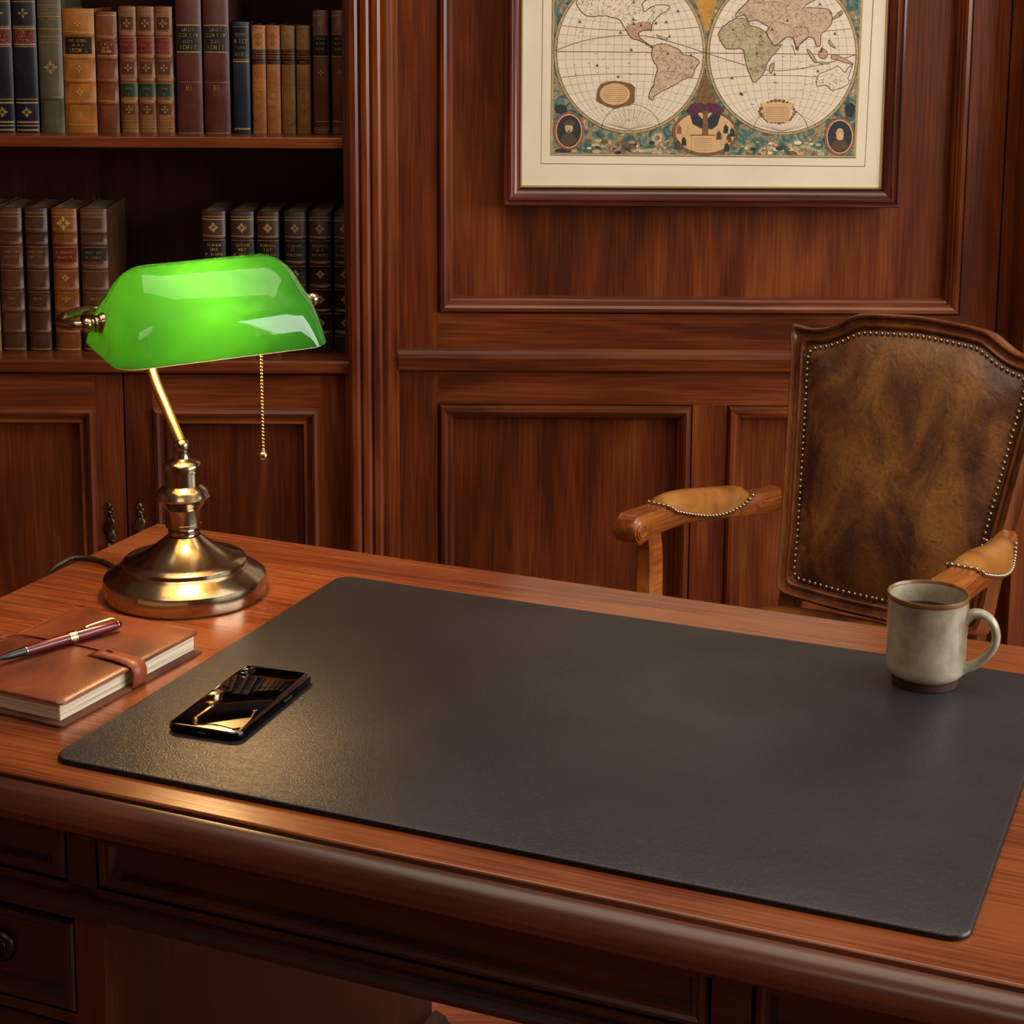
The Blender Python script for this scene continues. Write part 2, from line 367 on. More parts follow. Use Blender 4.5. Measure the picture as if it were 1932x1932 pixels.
def scrib(m, w, bul, cx, cz, tw, th, off, rnd):
    # worn, unreadable tooled letters
    n = max(3, int(tw/(th*.62))); x = cx-tw/2; dx = tw/n
    for i in range(n):
        if rnd.random() < .1: x += dx; continue
        k = rnd.choice('IHLCT'); a = x+dx*.12; b = x+dx*.82; t = dx*.22; z0 = cz-th/2; z1 = cz+th/2
        R_ = []
        if k in 'IHLCT': R_.append((a, a+t, z0, z1) if k != 'T' else ((a+b)/2-t/2, (a+b)/2+t/2, z0, z1))
        if k == 'H': R_ += [(b-t, b, z0, z1), (a, b, cz-t/2, cz+t/2)]
        if k in 'LC': R_.append((a, b, z0, z0+t))
        if k in 'CT': R_.append((a, b, z1-t, z1))
        for r in R_: poly_patch(m, w, bul, [(r[0], r[2]), (r[1], r[2]), (r[1], r[3]), (r[0], r[3])], off)
        x += dx
def book(w, h, d, colr, bands=(), labels=(), gilt=(), orn=(), lab='', cat='book', group=None, gold=None, texts=(), seed=0, circles=(), top=None):
    rnd = random.Random(seed); gold = gold or GOLD
    t = thing('book', lab, cat, group=group); bul = min(.008, w*.22); bo = .0028
    m = MB(); k = 14; T = .0025
    # outline of cover: right board, spine, left board as one U-shaped shell, sampled in height with raised bands
    zs = [0, .002]
    for b in bands:
        c = b*h; zs += [c-.0042, c-.0025, c, c+.0025, c+.0042]
    zs += [h-.002, h]; rows = []
    for z in zs:
        e = 0
        for b in bands:
            dd = abs(z-b*h); e = max(e, bo*(1 if dd < .001 else .75 if dd < .003 else 0))
        if z in (0, h): e = -.001
        outer = [(-w/2, d, z)]+[(-w/2+w*i/k, spine_y(-w/2+w*i/k, w, bul)-e*sqrt(max(0, 1-(2*i/k-1)**2*.95)), z) for i in range(k+1)]+[(w/2, d, z)]
        inner = [(w/2-T, d, z), (w/2-T, .004, z), (-w/2+T, .004, z), (-w/2+T, d, z)]
        rows.append(outer+inner)
    m.grid(rows, closeu=True); m.fan(rows[0]); m.fan(rows[-1])
    m.build('cover', lmat(colr), t, smooth=40)
    MB().box(-w/2+T, w/2-T, .004, d-.004, .003, h-.004).build('page_block', M['bookpages'], t, smooth=0)
    off = .0004
    for (z0, z1, c, ww) in labels:
        m = MB(); patch(m, w, bul, -w*ww/2, w*ww/2, z0*h, z1*h, off+.0001); m.build('title_label', lmat(c), t)
    m = MB()
    for (z0, th) in gilt: patch(m, w, bul, -w*.47, w*.47, z0*h-th/2, z0*h+th/2, off+.0003)
    for (z, r, kind) in orn: rosette(m, w, bul, 0, z*h, r*w, kind, off+.0003)
    for (z, tw, th) in texts: scrib(m, w, bul, 0, z*h, tw*w, th, off+.0006, rnd)
    for (z, r) in circles:
        n = 20
        for q in range(n):
            a0 = 2*pi*q/n; a1 = 2*pi*(q+1)/n
            poly_patch(m, w, bul, [(r*w*cos(a0), z*h+r*w*sin(a0)), (r*w*cos(a1), z*h+r*w*sin(a1)), (r*.84*w*cos(a1), z*h+r*.84*w*sin(a1)), (r*.84*w*cos(a0), z*h+r*.84*w*sin(a0))], off+.0003)
    if m.v: m.build('gilt_tooling', gold, t)
    return t
def dup(root, label=None):
    r = root.copy(); col.objects.link(r)
    if label: r['label'] = label
    for ch in root.children:
        c = ch.copy(); col.objects.link(c); c.parent = r
    return r
BY = 3.375
def place(b, pxl, pxr, py, shelf, tilt=0):
    a = atY(pxl, py, BY); c = atY(pxr, py, BY); b.location = ((a.x+c.x)/2, BY, shelf); b.rotation_euler = (0, tilt, 0); return b
def width(pxl, pxr, py): return atY(pxr, py, BY).x-atY(pxl, py, BY).x-.0006
def height(px, pyt, shelf): return atY(px, pyt, BY).z-shelf
US = su_t; LS = sm_t
# upper shelf, left to right
def navy(lab, seed):
    return book(width(29, 73, 262), height(50, -12, US), .17, '10161f', labels=[(.62, .72, '5a1518', .96), (.93, .965, '8a6f45', .96)], gilt=[(.05, .002), (.075, .003), (.02, .003), (.21, .003), (.235, .0015), (.6, .0015), (.615, .003), (.725, .003), (.74, .0015), (.91, .002)], orn=[(.145, .24, 1), (.83, .22, 0)], texts=[(.70, .7, .006), (.672, .6, .005), (.642, .7, .006)], lab=lab, group='navy volumes with red title labels', gold=GOLD2, seed=seed)
b = navy('navy leather book with red title label, right one of the pair beside the olive book', 1); place(b, 29, 73, 262, US)
b2 = dup(b, 'navy leather book with red title label cut by the left edge of the upper shelf'); place(b2, -17, 27, 262, US)
b = book(width(76, 121, 262), height(90, 1, US), .16, '4f4a33', bands=[.255], gilt=[(.66, .0012), (.705, .001), (.76, .0015), (.85, .0015), (.87, .001), (.915, .001), (.93, .001)], orn=[(.48, .3, 1)], texts=[(.83, .8, .004), (.79, .4, .003), (.745, .7, .003)], lab='tall olive green book between the navy books and the tan book', gold=GOLD2, seed=3); place(b, 76, 121, 262, US)
b = book(width(122, 182, 262), height(150, 25, US), .15, '9c6026', bands=[.25, .42, .61, .80], labels=[(.64, .775, '1c120c', .84)], gilt=[(.63, .001), (.785, .0012), (.96, .001), (.07, .001), (.82, .0008), (.59, .0008)], orn=[(.885, .12, 0), (.52, .12, 0), (.335, .14, 1), (.15, .1, 0)], texts=[(.745, .55, .005), (.71, .4, .003), (.67, .55, .006)], lab='wide tan leather book with raised bands and black title label', seed=4); place(b, 122, 182, 262, US)
b = book(width(184, 224, 262), height(200, 30, US), .15, '6b3a1c', bands=[.25, .43, .62, .78], labels=[(.65, .755, '5e2013', .9)], gilt=[(.64, .001), (.765, .001), (.8, .0008), (.97, .0012), (.27, .001)], texts=[(.735, .6, .004), (.705, .4, .004), (.675, .5, .005)], lab='brown leather book with small red label between tan book and patterned trio', seed=5); place(b, 184, 224, 262, US)
b = book(width(227, 260, 262), height(245, 20, US), .14, '7b4e2c', bands=[.245, .42, .605, .78], labels=[(.63, .755, '6a1c1c', .96), (.29, .395, '1e3524', .96), (.82, .92, '4a2b18', .7), (.47, .57, '4a2b18', .7), (.15, .23, '4a2b18', .7)], gilt=[(.625, .0012), (.76, .0012), (.285, .001), (.40, .0012), (.80, .001), (.94, .001), (.97, .0015), (.445, .001), (.59, .001), (.05, .001), (.07, .001), (.1, .0008), (.265, .001), (.02, .001)], orn=[(.87, .25, 0), (.52, .24, 0), (.19, .24, 0), (.31, .06, 0)], texts=[(.735, .75, .003), (.70, .8, .0035), (.66, .7, .003), (.355, .5, .003)], lab='patterned brown book, red and green labels, left of the trio beside the slim brown book', group='matching trio with red and green labels', seed=6, gold=plain('soft_gilt', '8f6d3c', .5, .1, noise=.35, nscale=400)); place(b, 227, 260, 262, US)
for l, r_, s in ((261.5, 293, 'middle one of the matching trio'), (294.5, 327, 'right of the trio, next to the burgundy volume')):
    b2 = dup(b, 'patterned brown book, red and green labels, '+s); place(b2, l, r_, 262, US)
b = book(width(333, 381, 262), height(350, -6, US), .19, '50271f', labels=[(.59, .77, '17201a', .95)], gilt=[(.585, .0025), (.775, .0025), (.985, .002), (.37, .0008), (.005, .001)], texts=[(.745, .5, .006), (.705, .75, .006), (.66, .4, .005), (.62, .65, .007), (.33, .28, .01)], lab='tall burgundy book with green-black label, left of the burgundy pair', group='tall burgundy pair', gold=GOLD2, seed=9); place(b, 333, 382, 262, US)
b2 = dup(b, 'tall burgundy book beside the slim navy book, right of the pair'); place(b2, 384, 434, 262, US)
b = book(width(439, 471, 262), height(455, 47, US), .16, '16232f', labels=[(.66, .965, '111a1c', .96)], gilt=[(.65, .003), (.96, .001), (.045, .003), (.67, .001)], texts=[(.89, .65, .005), (.83, .8, .007), (.775, .5, .003), (.715, .75, .006)], lab='slim dark blue book between the burgundy pair and the small tan books', gold=GOLD2, seed=11); place(b, 439, 471, 262, US)
def smalltan(c, lab, seed, lc):
    return book(width(475, 501, 262), height(488, 53, US), .12, c, labels=[(.645, .78, lc, .98)], gilt=[(.72, .001), (.745, .0008), (.7, .0008), (.475, .0008), (.265, .0008), (.43, .0008), (.05, .0008), (.98, .001)], circles=[(.36, .36), (.36, .2), (.55, .26), (.14, .33)], orn=[(.14, .16, 1), (.55, .1, 0), (.25, .2, 0), (.9, .3, 1), (.84, .25, 1)], texts=[(.765, .7, .003), (.665, .5, .004)], lab=lab, group='four small tooled tan books', seed=seed, gold=plain('tan_tooling_'+c, '9a6a34', .4, .3, noise=.3, nscale=300))
b = smalltan('9a5f2e', 'small light tan tooled book, first of the four beside the slim navy book', 12, '2f1610'); place(b, 475, 501, 262, US)
b2 = dup(b, 'small light tan tooled book, second of the four from the slim navy book'); place(b2, 502, 528, 262, US)
b = smalltan('76501f', 'small olive tan tooled book, third of the four from the slim navy book', 14, '20120c'); place(b, 529.5, 556, 262, US)
b2 = dup(b, 'small olive tan tooled book, last of the four beside the taller brown pair'); place(b2, 558, 584, 262, US)
b = book(width(589, 618, 262), height(600, 23, US), .13, '553014', labels=[(.64, .8, '0f110d', .97)], gilt=[(.63, .001), (.81, .001), (.955, .0015), (.105, .0015), (.035, .0015), (.05, .0008), (.015, .001)], orn=[(.895, .18, 1), (.50, .2, 0)], texts=[(.775, .6, .003), (.735, .6, .0035), (.69, .6, .004)], lab='brown book with black title label next to the four small tan books', group='brown pair at the right end of the upper shelf', gold=GOLD2, seed=16); place(b, 589, 619, 262, US)
b2 = dup(b, 'brown book with black title label tucked against the fluted pilaster'); place(b2, 624, 654, 262, US)
# lower shelf, left group
def lowleft(pl_, pr_, c, lab, seed, labels=(), gold=GOLD2, top=402, grp='brown banded books on the lower shelf', orn=()):
    b = book(width(pl_, pr_, 668), height((pl_+pr_)/2, top, LS), .16, c, bands=[.14, .29, .44, .59, .755, .84], labels=labels, gilt=[(.97, .0012), (.945, .001), (.86, .0008), (.735, .0008), (.61, .0008), (.57, .0008), (.42, .0008), (.31, .0008), (.02, .0015)], texts=[(.70, .7, .004), (.665, .6, .004), (.375, .4, .004)], orn=orn, lab=lab, group=grp, seed=seed, gold=gold)
    return place(b, pl_, pr_, 668, LS)
lowleft(9, 52, '50301d', 'dark brown banded book on the lower shelf, left of its twin behind the lamp', 21)
lowleft(58, 100, '442719', 'dark brown banded book on the lower shelf, beside the book with red label', 22)
lowleft(108, 155, '764118', 'lighter brown banded book with red title label on the lower shelf', 23, labels=[(.63, .74, '5e1712', .93)], gold=GOLD, orn=[(.52, .16, 1), (.37, .12, 0), (.9, .3, 1)])
lowleft(161, 211, '50331d', 'brown book with dark green label, right end of the lower left row', 24, labels=[(.64, .73, '1a1f1a', .93)], grp=None)
lowleft(-40, 5, '8a6a44', 'pale tan book just showing at the left edge of the lower shelf', 25, grp=None)
# lower shelf, right set
xs = [(388, 432, '3c2216'), (441, 485, '361e14'), (490, 532, '31190f'), (541, 582, '2a170e'), (587, 629, '26150d'), (633, 674, '1f140e')]
labs = ['first from the gap', 'second from the gap', 'third from the gap', 'fourth from the gap', 'fifth from the gap', 'last, half hidden by the fluted pilaster']
for i, ((l, r_, c), s) in enumerate(zip(xs, labs)):
    b = book(width(l, r_, 664), height((l+r_)/2, 404, LS), .16, c, bands=[.815, .64, .47, .30, .14], labels=[(.66, .795, '14120d', .96), (.49, .585, '17120d', .9)], gilt=[(.965, .001), (.945, .0015), (.83, .001), (.80, .001), (.655, .001), (.62, .0008), (.49, .0008), (.455, .0008), (.315, .0008), (.285, .0008), (.125, .0008), (.16, .0008)], orn=[(.888, .22, 1), (.565, .2, 1), (.385, .2, 1), (.22, .2, 1)], texts=[(.765, .7, .0045), (.735, .35, .005), (.70, .75, .004)], lab='dark brown rosette volume, '+s+' on lower shelf', group='matching dark brown set on the lower shelf', gold=GOLD2 if i > 2 else GOLD, seed=31+i)
    place(b, l, r_, 664, LS)

# ------------------------------------------------------------------ framed map
PT = .03
fy = YW-.008-PT+.02   # face plane of the map print
def mp_(px, py): p = atY(px, py, fy); return (p.x, p.z)
pic = thing('framed_map', 'framed antique double hemisphere world map hanging on the panelled wall', 'picture')
fx0, fz0 = mp_(947, 387); fx1 = mp_(1692, 384)[0]; gx0, gz0 = mp_(981, 351); gx1 = mp_(1658, 349)[0]
FT = fz0+.68
fw = gx0-fx0
fp = [(0, -.018), (0, .012), (.002, .016), (.005, .017), (.007, .013), (.0085, .013), (.011, .0175), (.0145, .0175), (.0165, .012), (fw*.62, .011), (fw*.8, .007), (fw-.0035, .004)]
mw = MB().frame(fx0, fx1, fz0, FT, fp, fy, 0, miv=1)
mw.build('picture_frame', [M['frame'], wood('picture_frame_wood_upright', 'Z', '43190f', '5f2817', '7a3b26', rough=.25, coat=.4)], pic, smooth=30)
MB().frame(gx0-.0035, gx1+.0035, gz0-.0035, FT-fw+.0035, [(0, .0035), (.001, .0045), (.003, .004), (.004, .001), (.005, .0002)], fy).build('gilt_fillet', M['brass2'], pic)
MB().box(fx0+.004, fx1-.004, fy+.0005, fy+.017, fz0+.004, FT-.004).build('backing_board', plain('backing', '4a3a28', .8), pic, smooth=0)
paper = plain('cream_paper', 'e9dec3', .7, noise=.06, nscale=9)
MB().add([(gx0, fy, gz0), (gx1, fy, gz0), (gx1, fy, FT-fw), (gx0, fy, FT-fw)], [(0, 1, 2, 3)]).build('mount', paper, pic, smooth=0)
# print: materials by layer
inkm = plain('ink_brown', '5a4632', .8); ink2 = plain('ink_faint', '9c8f78', .8); redl = plain('ink_red_brown', '7a4a34', .8)
sea = plain('map_sea_cream', 'e6d9bf', .7, noise=.05, nscale=30); ring = plain('map_ring_ochre', 'b59f70', .75, noise=.15, nscale=80)
tealm, nt, bb = new('map_ornament'); 
tc = N(nt, 'ShaderNodeTexCoord'); n1 = N(nt, 'ShaderNodeTexNoise', Scale=34., Detail=6., Distortion=2.2); nt.links.new(tc.outputs['Object'], n1.inputs['Vector'])
rr = ramp(nt, [(.25, hx('2c3a38')), (.40, hx('44605a')), (.48, hx('5d7a6c')), (.55, hx('a59a70')), (.60, hx('8a4a3a')), (.66, hx('d6c89c')), (.8, hx('54707a'))]); nt.links.new(n1.outputs['Fac'], rr.inputs[0]); nt.links.new(rr.outputs[0], bb.inputs['Base Color']); bb.inputs['Roughness'].default_value = .75
ochre = plain('map_ochre', 'c08d3c', .75, noise=.2, nscale=90)
landA = plain('map_land_pink', 'cbb091', .75, noise=.14, nscale=120); landB = plain('map_land_green', 'b5ad84', .75, noise=.16, nscale=120); landC = plain('map_land_rose', 'bf9a80', .75, noise=.16, nscale=120)
cart = plain('map_cartouche', 'd9b27c', .7, noise=.06, nscale=80); cartb = plain('map_cartouche_brown', '7a5a34', .75, noise=.3, nscale=200)
dkm = plain('map_dark', '2c3434', .75, noise=.3, nscale=200); pinkm = plain('map_rose_frame', '9a5a48', .75, noise=.3, nscale=150); blum = plain('map_plum', '5a2f42', .75, noise=.3, nscale=150); flesh = plain('map_flesh', 'c8ac80', .75, noise=.1, nscale=150)
PM = [paper, tealm, ring, sea, inkm, ink2, redl, ochre, landA, landB, landC, cart, cartb, dkm, pinkm, blum, flesh]
pm = MB()
SEQ = [0]
def flat(pts, mi, lay, step=True):
    if step: SEQ[0] = (SEQ[0]+1) % 24
    d = .00014*(lay+SEQ[0]/26); P_ = [mp_(x, y) for x, y in pts]
    pm.add([(x, fy-d, z) for x, z in P_], [tuple(range(len(pts)))], mi)
def line(pts, wpx, mi, lay, closed=False):
    P = [Vector(p) for p in pts]; n = len(P)
    L_ = []; R2 = []
    for i in range(n):
        a = P[(i-1) % n] if (closed or i) else P[i]; b = P[(i+1) % n] if (closed or i < n-1) else P[i]
        t = (b-a); t = t.normalized() if t.length > 0 else Vector((1, 0)); q = Vector((-t.y, t.x))*(wpx/2); L_.append(P[i]+q); R2.append(P[i]-q)
    SEQ[0] = (SEQ[0]+1) % 24
    for i in range(n if closed else n-1):
        j = (i+1) % n; flat([L_[i], L_[j], R2[j], R2[i]], mi, lay, False)
def ell(cx, cy, rx, ry, n=72, a0=0, a1=2*pi): return [(cx+rx*cos(a0+(a1-a0)*i/n), cy+ry*sin(a0+(a1-a0)*i/n)) for i in range(n+(0 if abs(a1-a0-2*pi) < 1e-6 else 1))]
TOPY = -105
line([(1018, TOPY-18), (1018, 308), (1629, 307), (1646, TOPY-18)], 1.6, 6, 1)
flat([(1036, 292), (1612, 291), (1626, TOPY), (1036, TOPY)], 2, 1)
flat([(1040, 288), (1608, 287), (1622, TOPY+4), (1040, TOPY+4)], 1, 2)
line([(1036, TOPY), (1036, 292), (1612, 291)], 1.2, 4, 3)
# ochre wedge between hemispheres at the top
flat([(1300, -30), (1308, 5), (1327, 60), (1345, 5), (1352, -30)], 7, 3)
flat([(1326, 130), (1305, 190), (1300, 230), (1352, 230), (1349, 190)], 12, 3)
CC = [(1183.5, 96), (1471.5, 96)]
def clipc(pts, c, rx=137, ry=147):
    o = []
    for x, y in pts:
        d = sqrt(((x-c[0])/rx)**2+((y-c[1])/ry)**2)
        if d > 1: x = c[0]+(x-c[0])/d; y = c[1]+(y-c[1])/d
        o.append((x, y))
    return o
for ci, c in enumerate(CC):
    flat(ell(c[0], c[1], 144, 154), 2, 4); line(ell(c[0], c[1], 143.5, 153.5), .9, 4, 5, True)
    flat(ell(c[0], c[1], 138, 148), 3, 5); line(ell(c[0], c[1], 138, 148), 1.0, 4, 6, True)
    for k in range(0, 120):
        a = 2*pi*k/120
        if k % 2: line([(c[0]+138*cos(a), c[1]+148*sin(a)), (c[0]+141*cos(a), c[1]+151*sin(a))], .8, 4, 6)
    for k in range(1, 9):     # meridians
        f = k/9
        for s in (-1, 1): line([(c[0]+s*137*f*sqrt(max(0, 1-(t/147)**2)), c[1]+t) for t in [(-147+294*i/24) for i in range(25)]], .55, 5, 6)
    line([(c[0], c[1]-147), (c[0], c[1]+147)], .55, 5, 6)
    for k in range(-8, 9):
        if k == 0: continue
        y = k*16.3; bow = -k*3.0; hw = 137*sqrt(max(0, 1-((y)/147)**2))
        line(clipc([(c[0]+hw*t/8, c[1]+y+bow*(1-(t/8)**2)*.9-(0)) for t in range(-8, 9)], c), .55 if k not in (-3, 3) else 1.1, 5 if k not in (-3, 3) else 6, 6)
    line([(c[0]-138, c[1]), (c[0]+138, c[1])], 1.3, 4, 7)
line(smoothpath([(1042, 95), (1090, 77), (1150, 66), (1210, 65), (1262, 76), (1327, 96)], 5), 1.2, 4, 7)
line(smoothpath([(1327, 96), (1380, 112), (1430, 125), (1480, 127), (1550, 114), (1610, 96)], 5), 1.2, 4, 7)
def c7(pts): return [(1020+x*.16563, y*.16563) for x, y in pts]
def c8(pts): return [(1320+x*.19669, y*.19669) for x, y in pts]
def land(pts, c, mi, w=1.5, jag=.9, seed=0):
    rnd = random.Random(seed); P = smoothpath([(x, y, 0) for x, y in pts], 4, True)
    P = clipc([(p.x+rnd.uniform(-jag, jag), p.y+rnd.uniform(-jag, jag)) for p in P], c, 135, 145)
    flat(P, mi, 8); line(P, w, 4, 9, True)
    if w > 1.15:
        xs_ = [p[0] for p in P]; ys_ = [p[1] for p in P]
        def inside(x, y):
            c_ = False; j = len(P)-1
            for i in range(len(P)):
                if (P[i][1] > y) != (P[j][1] > y) and x < (P[j][0]-P[i][0])*(y-P[i][1])/(P[j][1]-P[i][1])+P[i][0]: c_ = not c_
                j = i
            return c_
        cnt = 0
        for k in range(900):
            if cnt > (max(xs_)-min(xs_))*(max(ys_)-min(ys_))/45: break
            x = rnd.uniform(min(xs_), max(xs_)); y = rnd.uniform(min(ys_), max(ys_)); a = rnd.uniform(0, 2*pi); pp = [(x, y)]
            for q in range(rnd.choice((1, 1, 2, 4))): a += rnd.uniform(-.9, .9); pp.append((pp[-1][0]+2.2*cos(a), pp[-1][1]+2.2*sin(a)))
            if all(inside(*q) for q in pp): line(pp, rnd.uniform(.35, .6), rnd.choice((6, 6, 5, 4)), 10); cnt += 1
    return P
land(c7([(1250, 520), (1300, 490), (1380, 480), (1440, 500), (1550, 545), (1590, 600), (1700, 620), (1780, 680), (1730, 760), (1700, 850), (1600, 880), (1480, 960), (1370, 1010), (1270, 1080), (1260, 1120), (1215, 1100), (1215, 1050), (1260, 950), (1290, 830), (1305, 750), (1260, 680), (1235, 600)]), CC[0], 8, seed=1)
land(c7([(845, 200), (885, 240), (940, 330), (1010, 420), (1130, 460), (1240, 525), (1225, 500), (1130, 440), (1090, 400), (1090, 350), (1200, 320), (1225, 345), (1235, 270), (1270, 210), (1330, 150), (1400, 110), (1430, 50), (1300, 40), (1200, 80), (1150, 120), (1120, 30), (1180, -60), (1000, -160), (800, -120), (640, -60), (500, -80), (370, 0), (450, 140), (560, 180), (680, 165), (790, 190)]), CC[0], 3, seed=2)
land(c7([(940, 300), (1100, 240), (1225, 250), (1225, 340), (1200, 320), (1090, 350), (1090, 400), (1130, 440), (1200, 500), (1130, 460), (1010, 420)]), CC[0], 10, .6, seed=3)
land(c7([(1290, 380), (1350, 400), (1420, 420), (1380, 435), (1310, 400)]), CC[0], 8, 1, .4, seed=4)
land(c8([(165, 270), (210, 220), (320, 155), (420, 165), (450, 210), (500, 230), (600, 275), (640, 350), (690, 415), (760, 395), (700, 480), (640, 550), (610, 620), (580, 690), (530, 745), (490, 755), (440, 650), (415, 560), (400, 480), (370, 440), (240, 445), (190, 390), (155, 325)]), CC[1], 9, seed=5)
land(c8([(320, 140), (340, 80), (400, 20), (470, -60), (560, -160), (760, -220), (940, -120), (1100, -60), (970, 40), (1190, 50), (1240, 160), (1200, 240), (1140, 300), (1130, 400), (1095, 410), (1060, 330), (990, 340), (930, 400), (910, 455), (870, 340), (800, 330), (740, 380), (680, 405), (610, 290), (640, 240), (560, 190), (500, 170), (440, 180), (400, 120)]), CC[1], 8, seed=6)
land(c8([(340, 100), (420, 20), (560, 0), (760, 0), (790, 100), (640, 190), (520, 170), (420, 120)]), CC[1], 10, .6, seed=7)
land(c8([(640, 240), (700, 180), (850, 230), (890, 320), (800, 330), (690, 400), (615, 290)]), CC[1], 9, .8, seed=8)
land(c8([(880, 240), (1000, 240), (1010, 330), (930, 400), (905, 440), (875, 340)]), CC[1], 10, .8, seed=17)
land(c8([(1115, 690), (1160, 665), (1220, 640), (1300, 600), (1370, 660), (1400, 620), (1450, 580), (1400, 710), (1410, 770), (1260, 830), (1190, 785), (1100, 785)]), CC[1], 3, 1.2, seed=9)
land(c8([(1115, 480), (1160, 435), (1200, 480), (1180, 530), (1130, 520)]), CC[1], 10, 1.2, .4, seed=10)
land(c8([(650, 600), (690, 575), (680, 640), (660, 680), (645, 650)]), CC[1], 9, 1.2, .3, seed=11)
land(c8([(1235, 160), (1290, 100), (1340, 60), (1330, 110), (1260, 150)]), CC[1], 9, 1.2, .3, seed=12)
land(c8([(1005, 450), (1030, 455), (1100, 560), (1080, 565), (1040, 520)]), CC[1], 9, 1.2, .3, seed=13)
land(c8([(1120, 560), (1210, 570), (1205, 582), (1125, 575)]), CC[1], 9, 1, .3, seed=14)
land(c8([(1250, 490), (1330, 510), (1440, 570), (1400, 575), (1300, 540), (1245, 530)]), CC[1], 10, 1, .3, seed=15)
land(c8([(1215, 350), (1250, 390), (1280, 430), (1240, 410), (1210, 375)]), CC[1], 9, 1, .4, seed=16)
line(c8([(860, 400), (880, 450), (895, 500)]), 1, 4, 9)
rnd = random.Random(5)
for c in CC:      # small ships, names and rivers as fine strokes
    for k in range(130):
        a = rnd.uniform(0, 2*pi); q = sqrt(rnd.random())*.9; x = c[0]+137*q*cos(a); y = c[1]+147*q*sin(a)
        l = rnd.uniform(1.5, 7); line([(x, y), (x+l, y+rnd.uniform(-.6, .6))], rnd.uniform(.4, .8), rnd.choice((4, 5, 5, 6)), 10)
    for k in range(17):
        a = rnd.uniform(0, 2*pi); q = sqrt(rnd.random())*.85; x = c[0]+137*q*cos(a); y = c[1]+147*q*sin(a)
        flat([(x-3.2, y+1.9), (x+3.2, y+1.9), (x+1.7, y-.6), (x+.3, y-3.8), (x-1.4, y-.4)], 4, 10)
# polar fan, cartouches
line(ell(1187, 246, 56, 52, 24, pi*1.03, pi*1.97), .8, 4, 7)
for k in range(1, 18):
    a = pi+pi*k/18; line([(1187+14*cos(a), 240+14*sin(a)), (1187+40*cos(a), 240+40*sin(a))], .45, 5, 7)
line(ell(1470, 246, 52, 50, 24, pi*1.05, pi*1.95), .8, 4, 7)
rnd = random.Random(9)
flat([(1124, 165), (1130, 156), (1142, 152), (1156, 150), (1170, 152), (1186, 155), (1194, 162), (1193, 190), (1186, 196), (1170, 199), (1158, 203), (1142, 199), (1130, 193), (1121, 188), (1122, 176)], 12, 11)
flat(ell(1156, 175.5, 29, 21, 40), 11, 12); line(ell(1156, 175.5, 29, 21, 40), 1.2, 12, 13, True)
for k in range(9): 
    y = 160+k*3.6; h_ = 24*sqrt(max(0, 1-((y-175.5)/20)**2)); line([(1156-h_, y), (1156+h_, y)], .5, 4, 13)
for k in range(26):
    a = 2*pi*k/26; x = 1463+32*cos(a)*(1 if abs(sin(a)) > .2 else 1.05); y = 205+21*sin(a); q = rnd.uniform(2, 4); flat(ell(x, y, q, q*.9, 8), 12, 11)
flat([(1431, 189), (1495, 189), (1489, 200), (1487, 218), (1480, 225), (1446, 225), (1438, 218), (1436, 200)], 11, 12)
for k in range(8): line([(1441, 197+k*3.4), (1484, 197+k*3.4)], .5, 4, 13)
# portrait ovals and generic bottom ornament
def bust(cx, cy, bald):
    flat(ell(cx, cy, 29, 36, 30), 14, 7); flat(ell(cx, cy, 25, 32, 30), 11, 8); flat(ell(cx, cy, 23, 30, 30), 13, 9)
    flat([(cx-17, cy+22), (cx-12, cy+8), (cx-3, cy+3), (cx+8, cy+5), (cx+15, cy+14), (cx+16, cy+20), (cx, cy+29)], 4, 10)
    flat(ell(cx, cy-6, 7.5, 10, 16), 16, 11); flat(ell(cx, cy+1, 7 if bald else 3, 6 if bald else 3, 12), 11 if bald else 12, 12)
    if not bald: flat([(cx-11, cy-11), (cx-8, cy-19), (cx+3, cy-22), (cx+12, cy-17), (cx+10, cy-11)], 4, 12)
bust(1070, 246, False); bust(1581, 251, True)
for c in ((1055, 205, 12, 9), (1600, 200, 10, 14), (1060, 283, 16, 4)): flat(ell(*c, 16), 13, 6)
flat(ell(1327, 247, 62, 43, 40), 12, 7); flat(ell(1327, 246, 56, 38.5, 40), 11, 8)
flat([(1292, 205), (1300, 192), (1320, 190), (1327, 194), (1334, 190), (1352, 192), (1362, 204), (1354, 214), (1336, 208), (1327, 212), (1318, 208), (1302, 214)], 15, 10)
flat([(1298, 212), (1312, 210), (1326, 226), (1340, 210), (1356, 212), (1350, 232), (1340, 240), (1318, 238), (1303, 230)], 13, 9)
flat([(1323, 205), (1331, 205), (1333, 250), (1321, 250)], 12, 11)
flat([(1302, 252), (1344, 252), (1344, 279), (1302, 279)], 11, 12); line([(1300, 251), (1346, 251)], 2, 6, 13)
for k in range(6): line([(1306, 257+k*3.6), (1340, 257+k*3.6)], .5, 4, 13)
for x, y, mi in ((1278, 240, 14), (1287, 262, 13), (1296, 244, 16), (1276, 268, 4), (1366, 238, 13), (1372, 255, 4), (1360, 262, 16), (1378, 244, 13), (1353, 250, 4), (1368, 272, 13)):
    flat([(x-5, y+9), (x-4, y-3), (x, y-8), (x+4, y-3), (x+5, y+9)], mi, 11); flat(ell(x, y-10, 2.6, 3, 8), 16, 12)
for k in range(70):
    x = rnd.choice((rnd.uniform(1104, 1265), rnd.uniform(1390, 1550))); y = rnd.uniform(262, 286); q = rnd.uniform(2, 6)
    flat(ell(x, y, q*1.4, q*.7, 7), rnd.choice((13, 16, 9, 14, 12, 3, 5)), 6)
pm.build('map_print', PM, pic, smooth=0, weld=False)

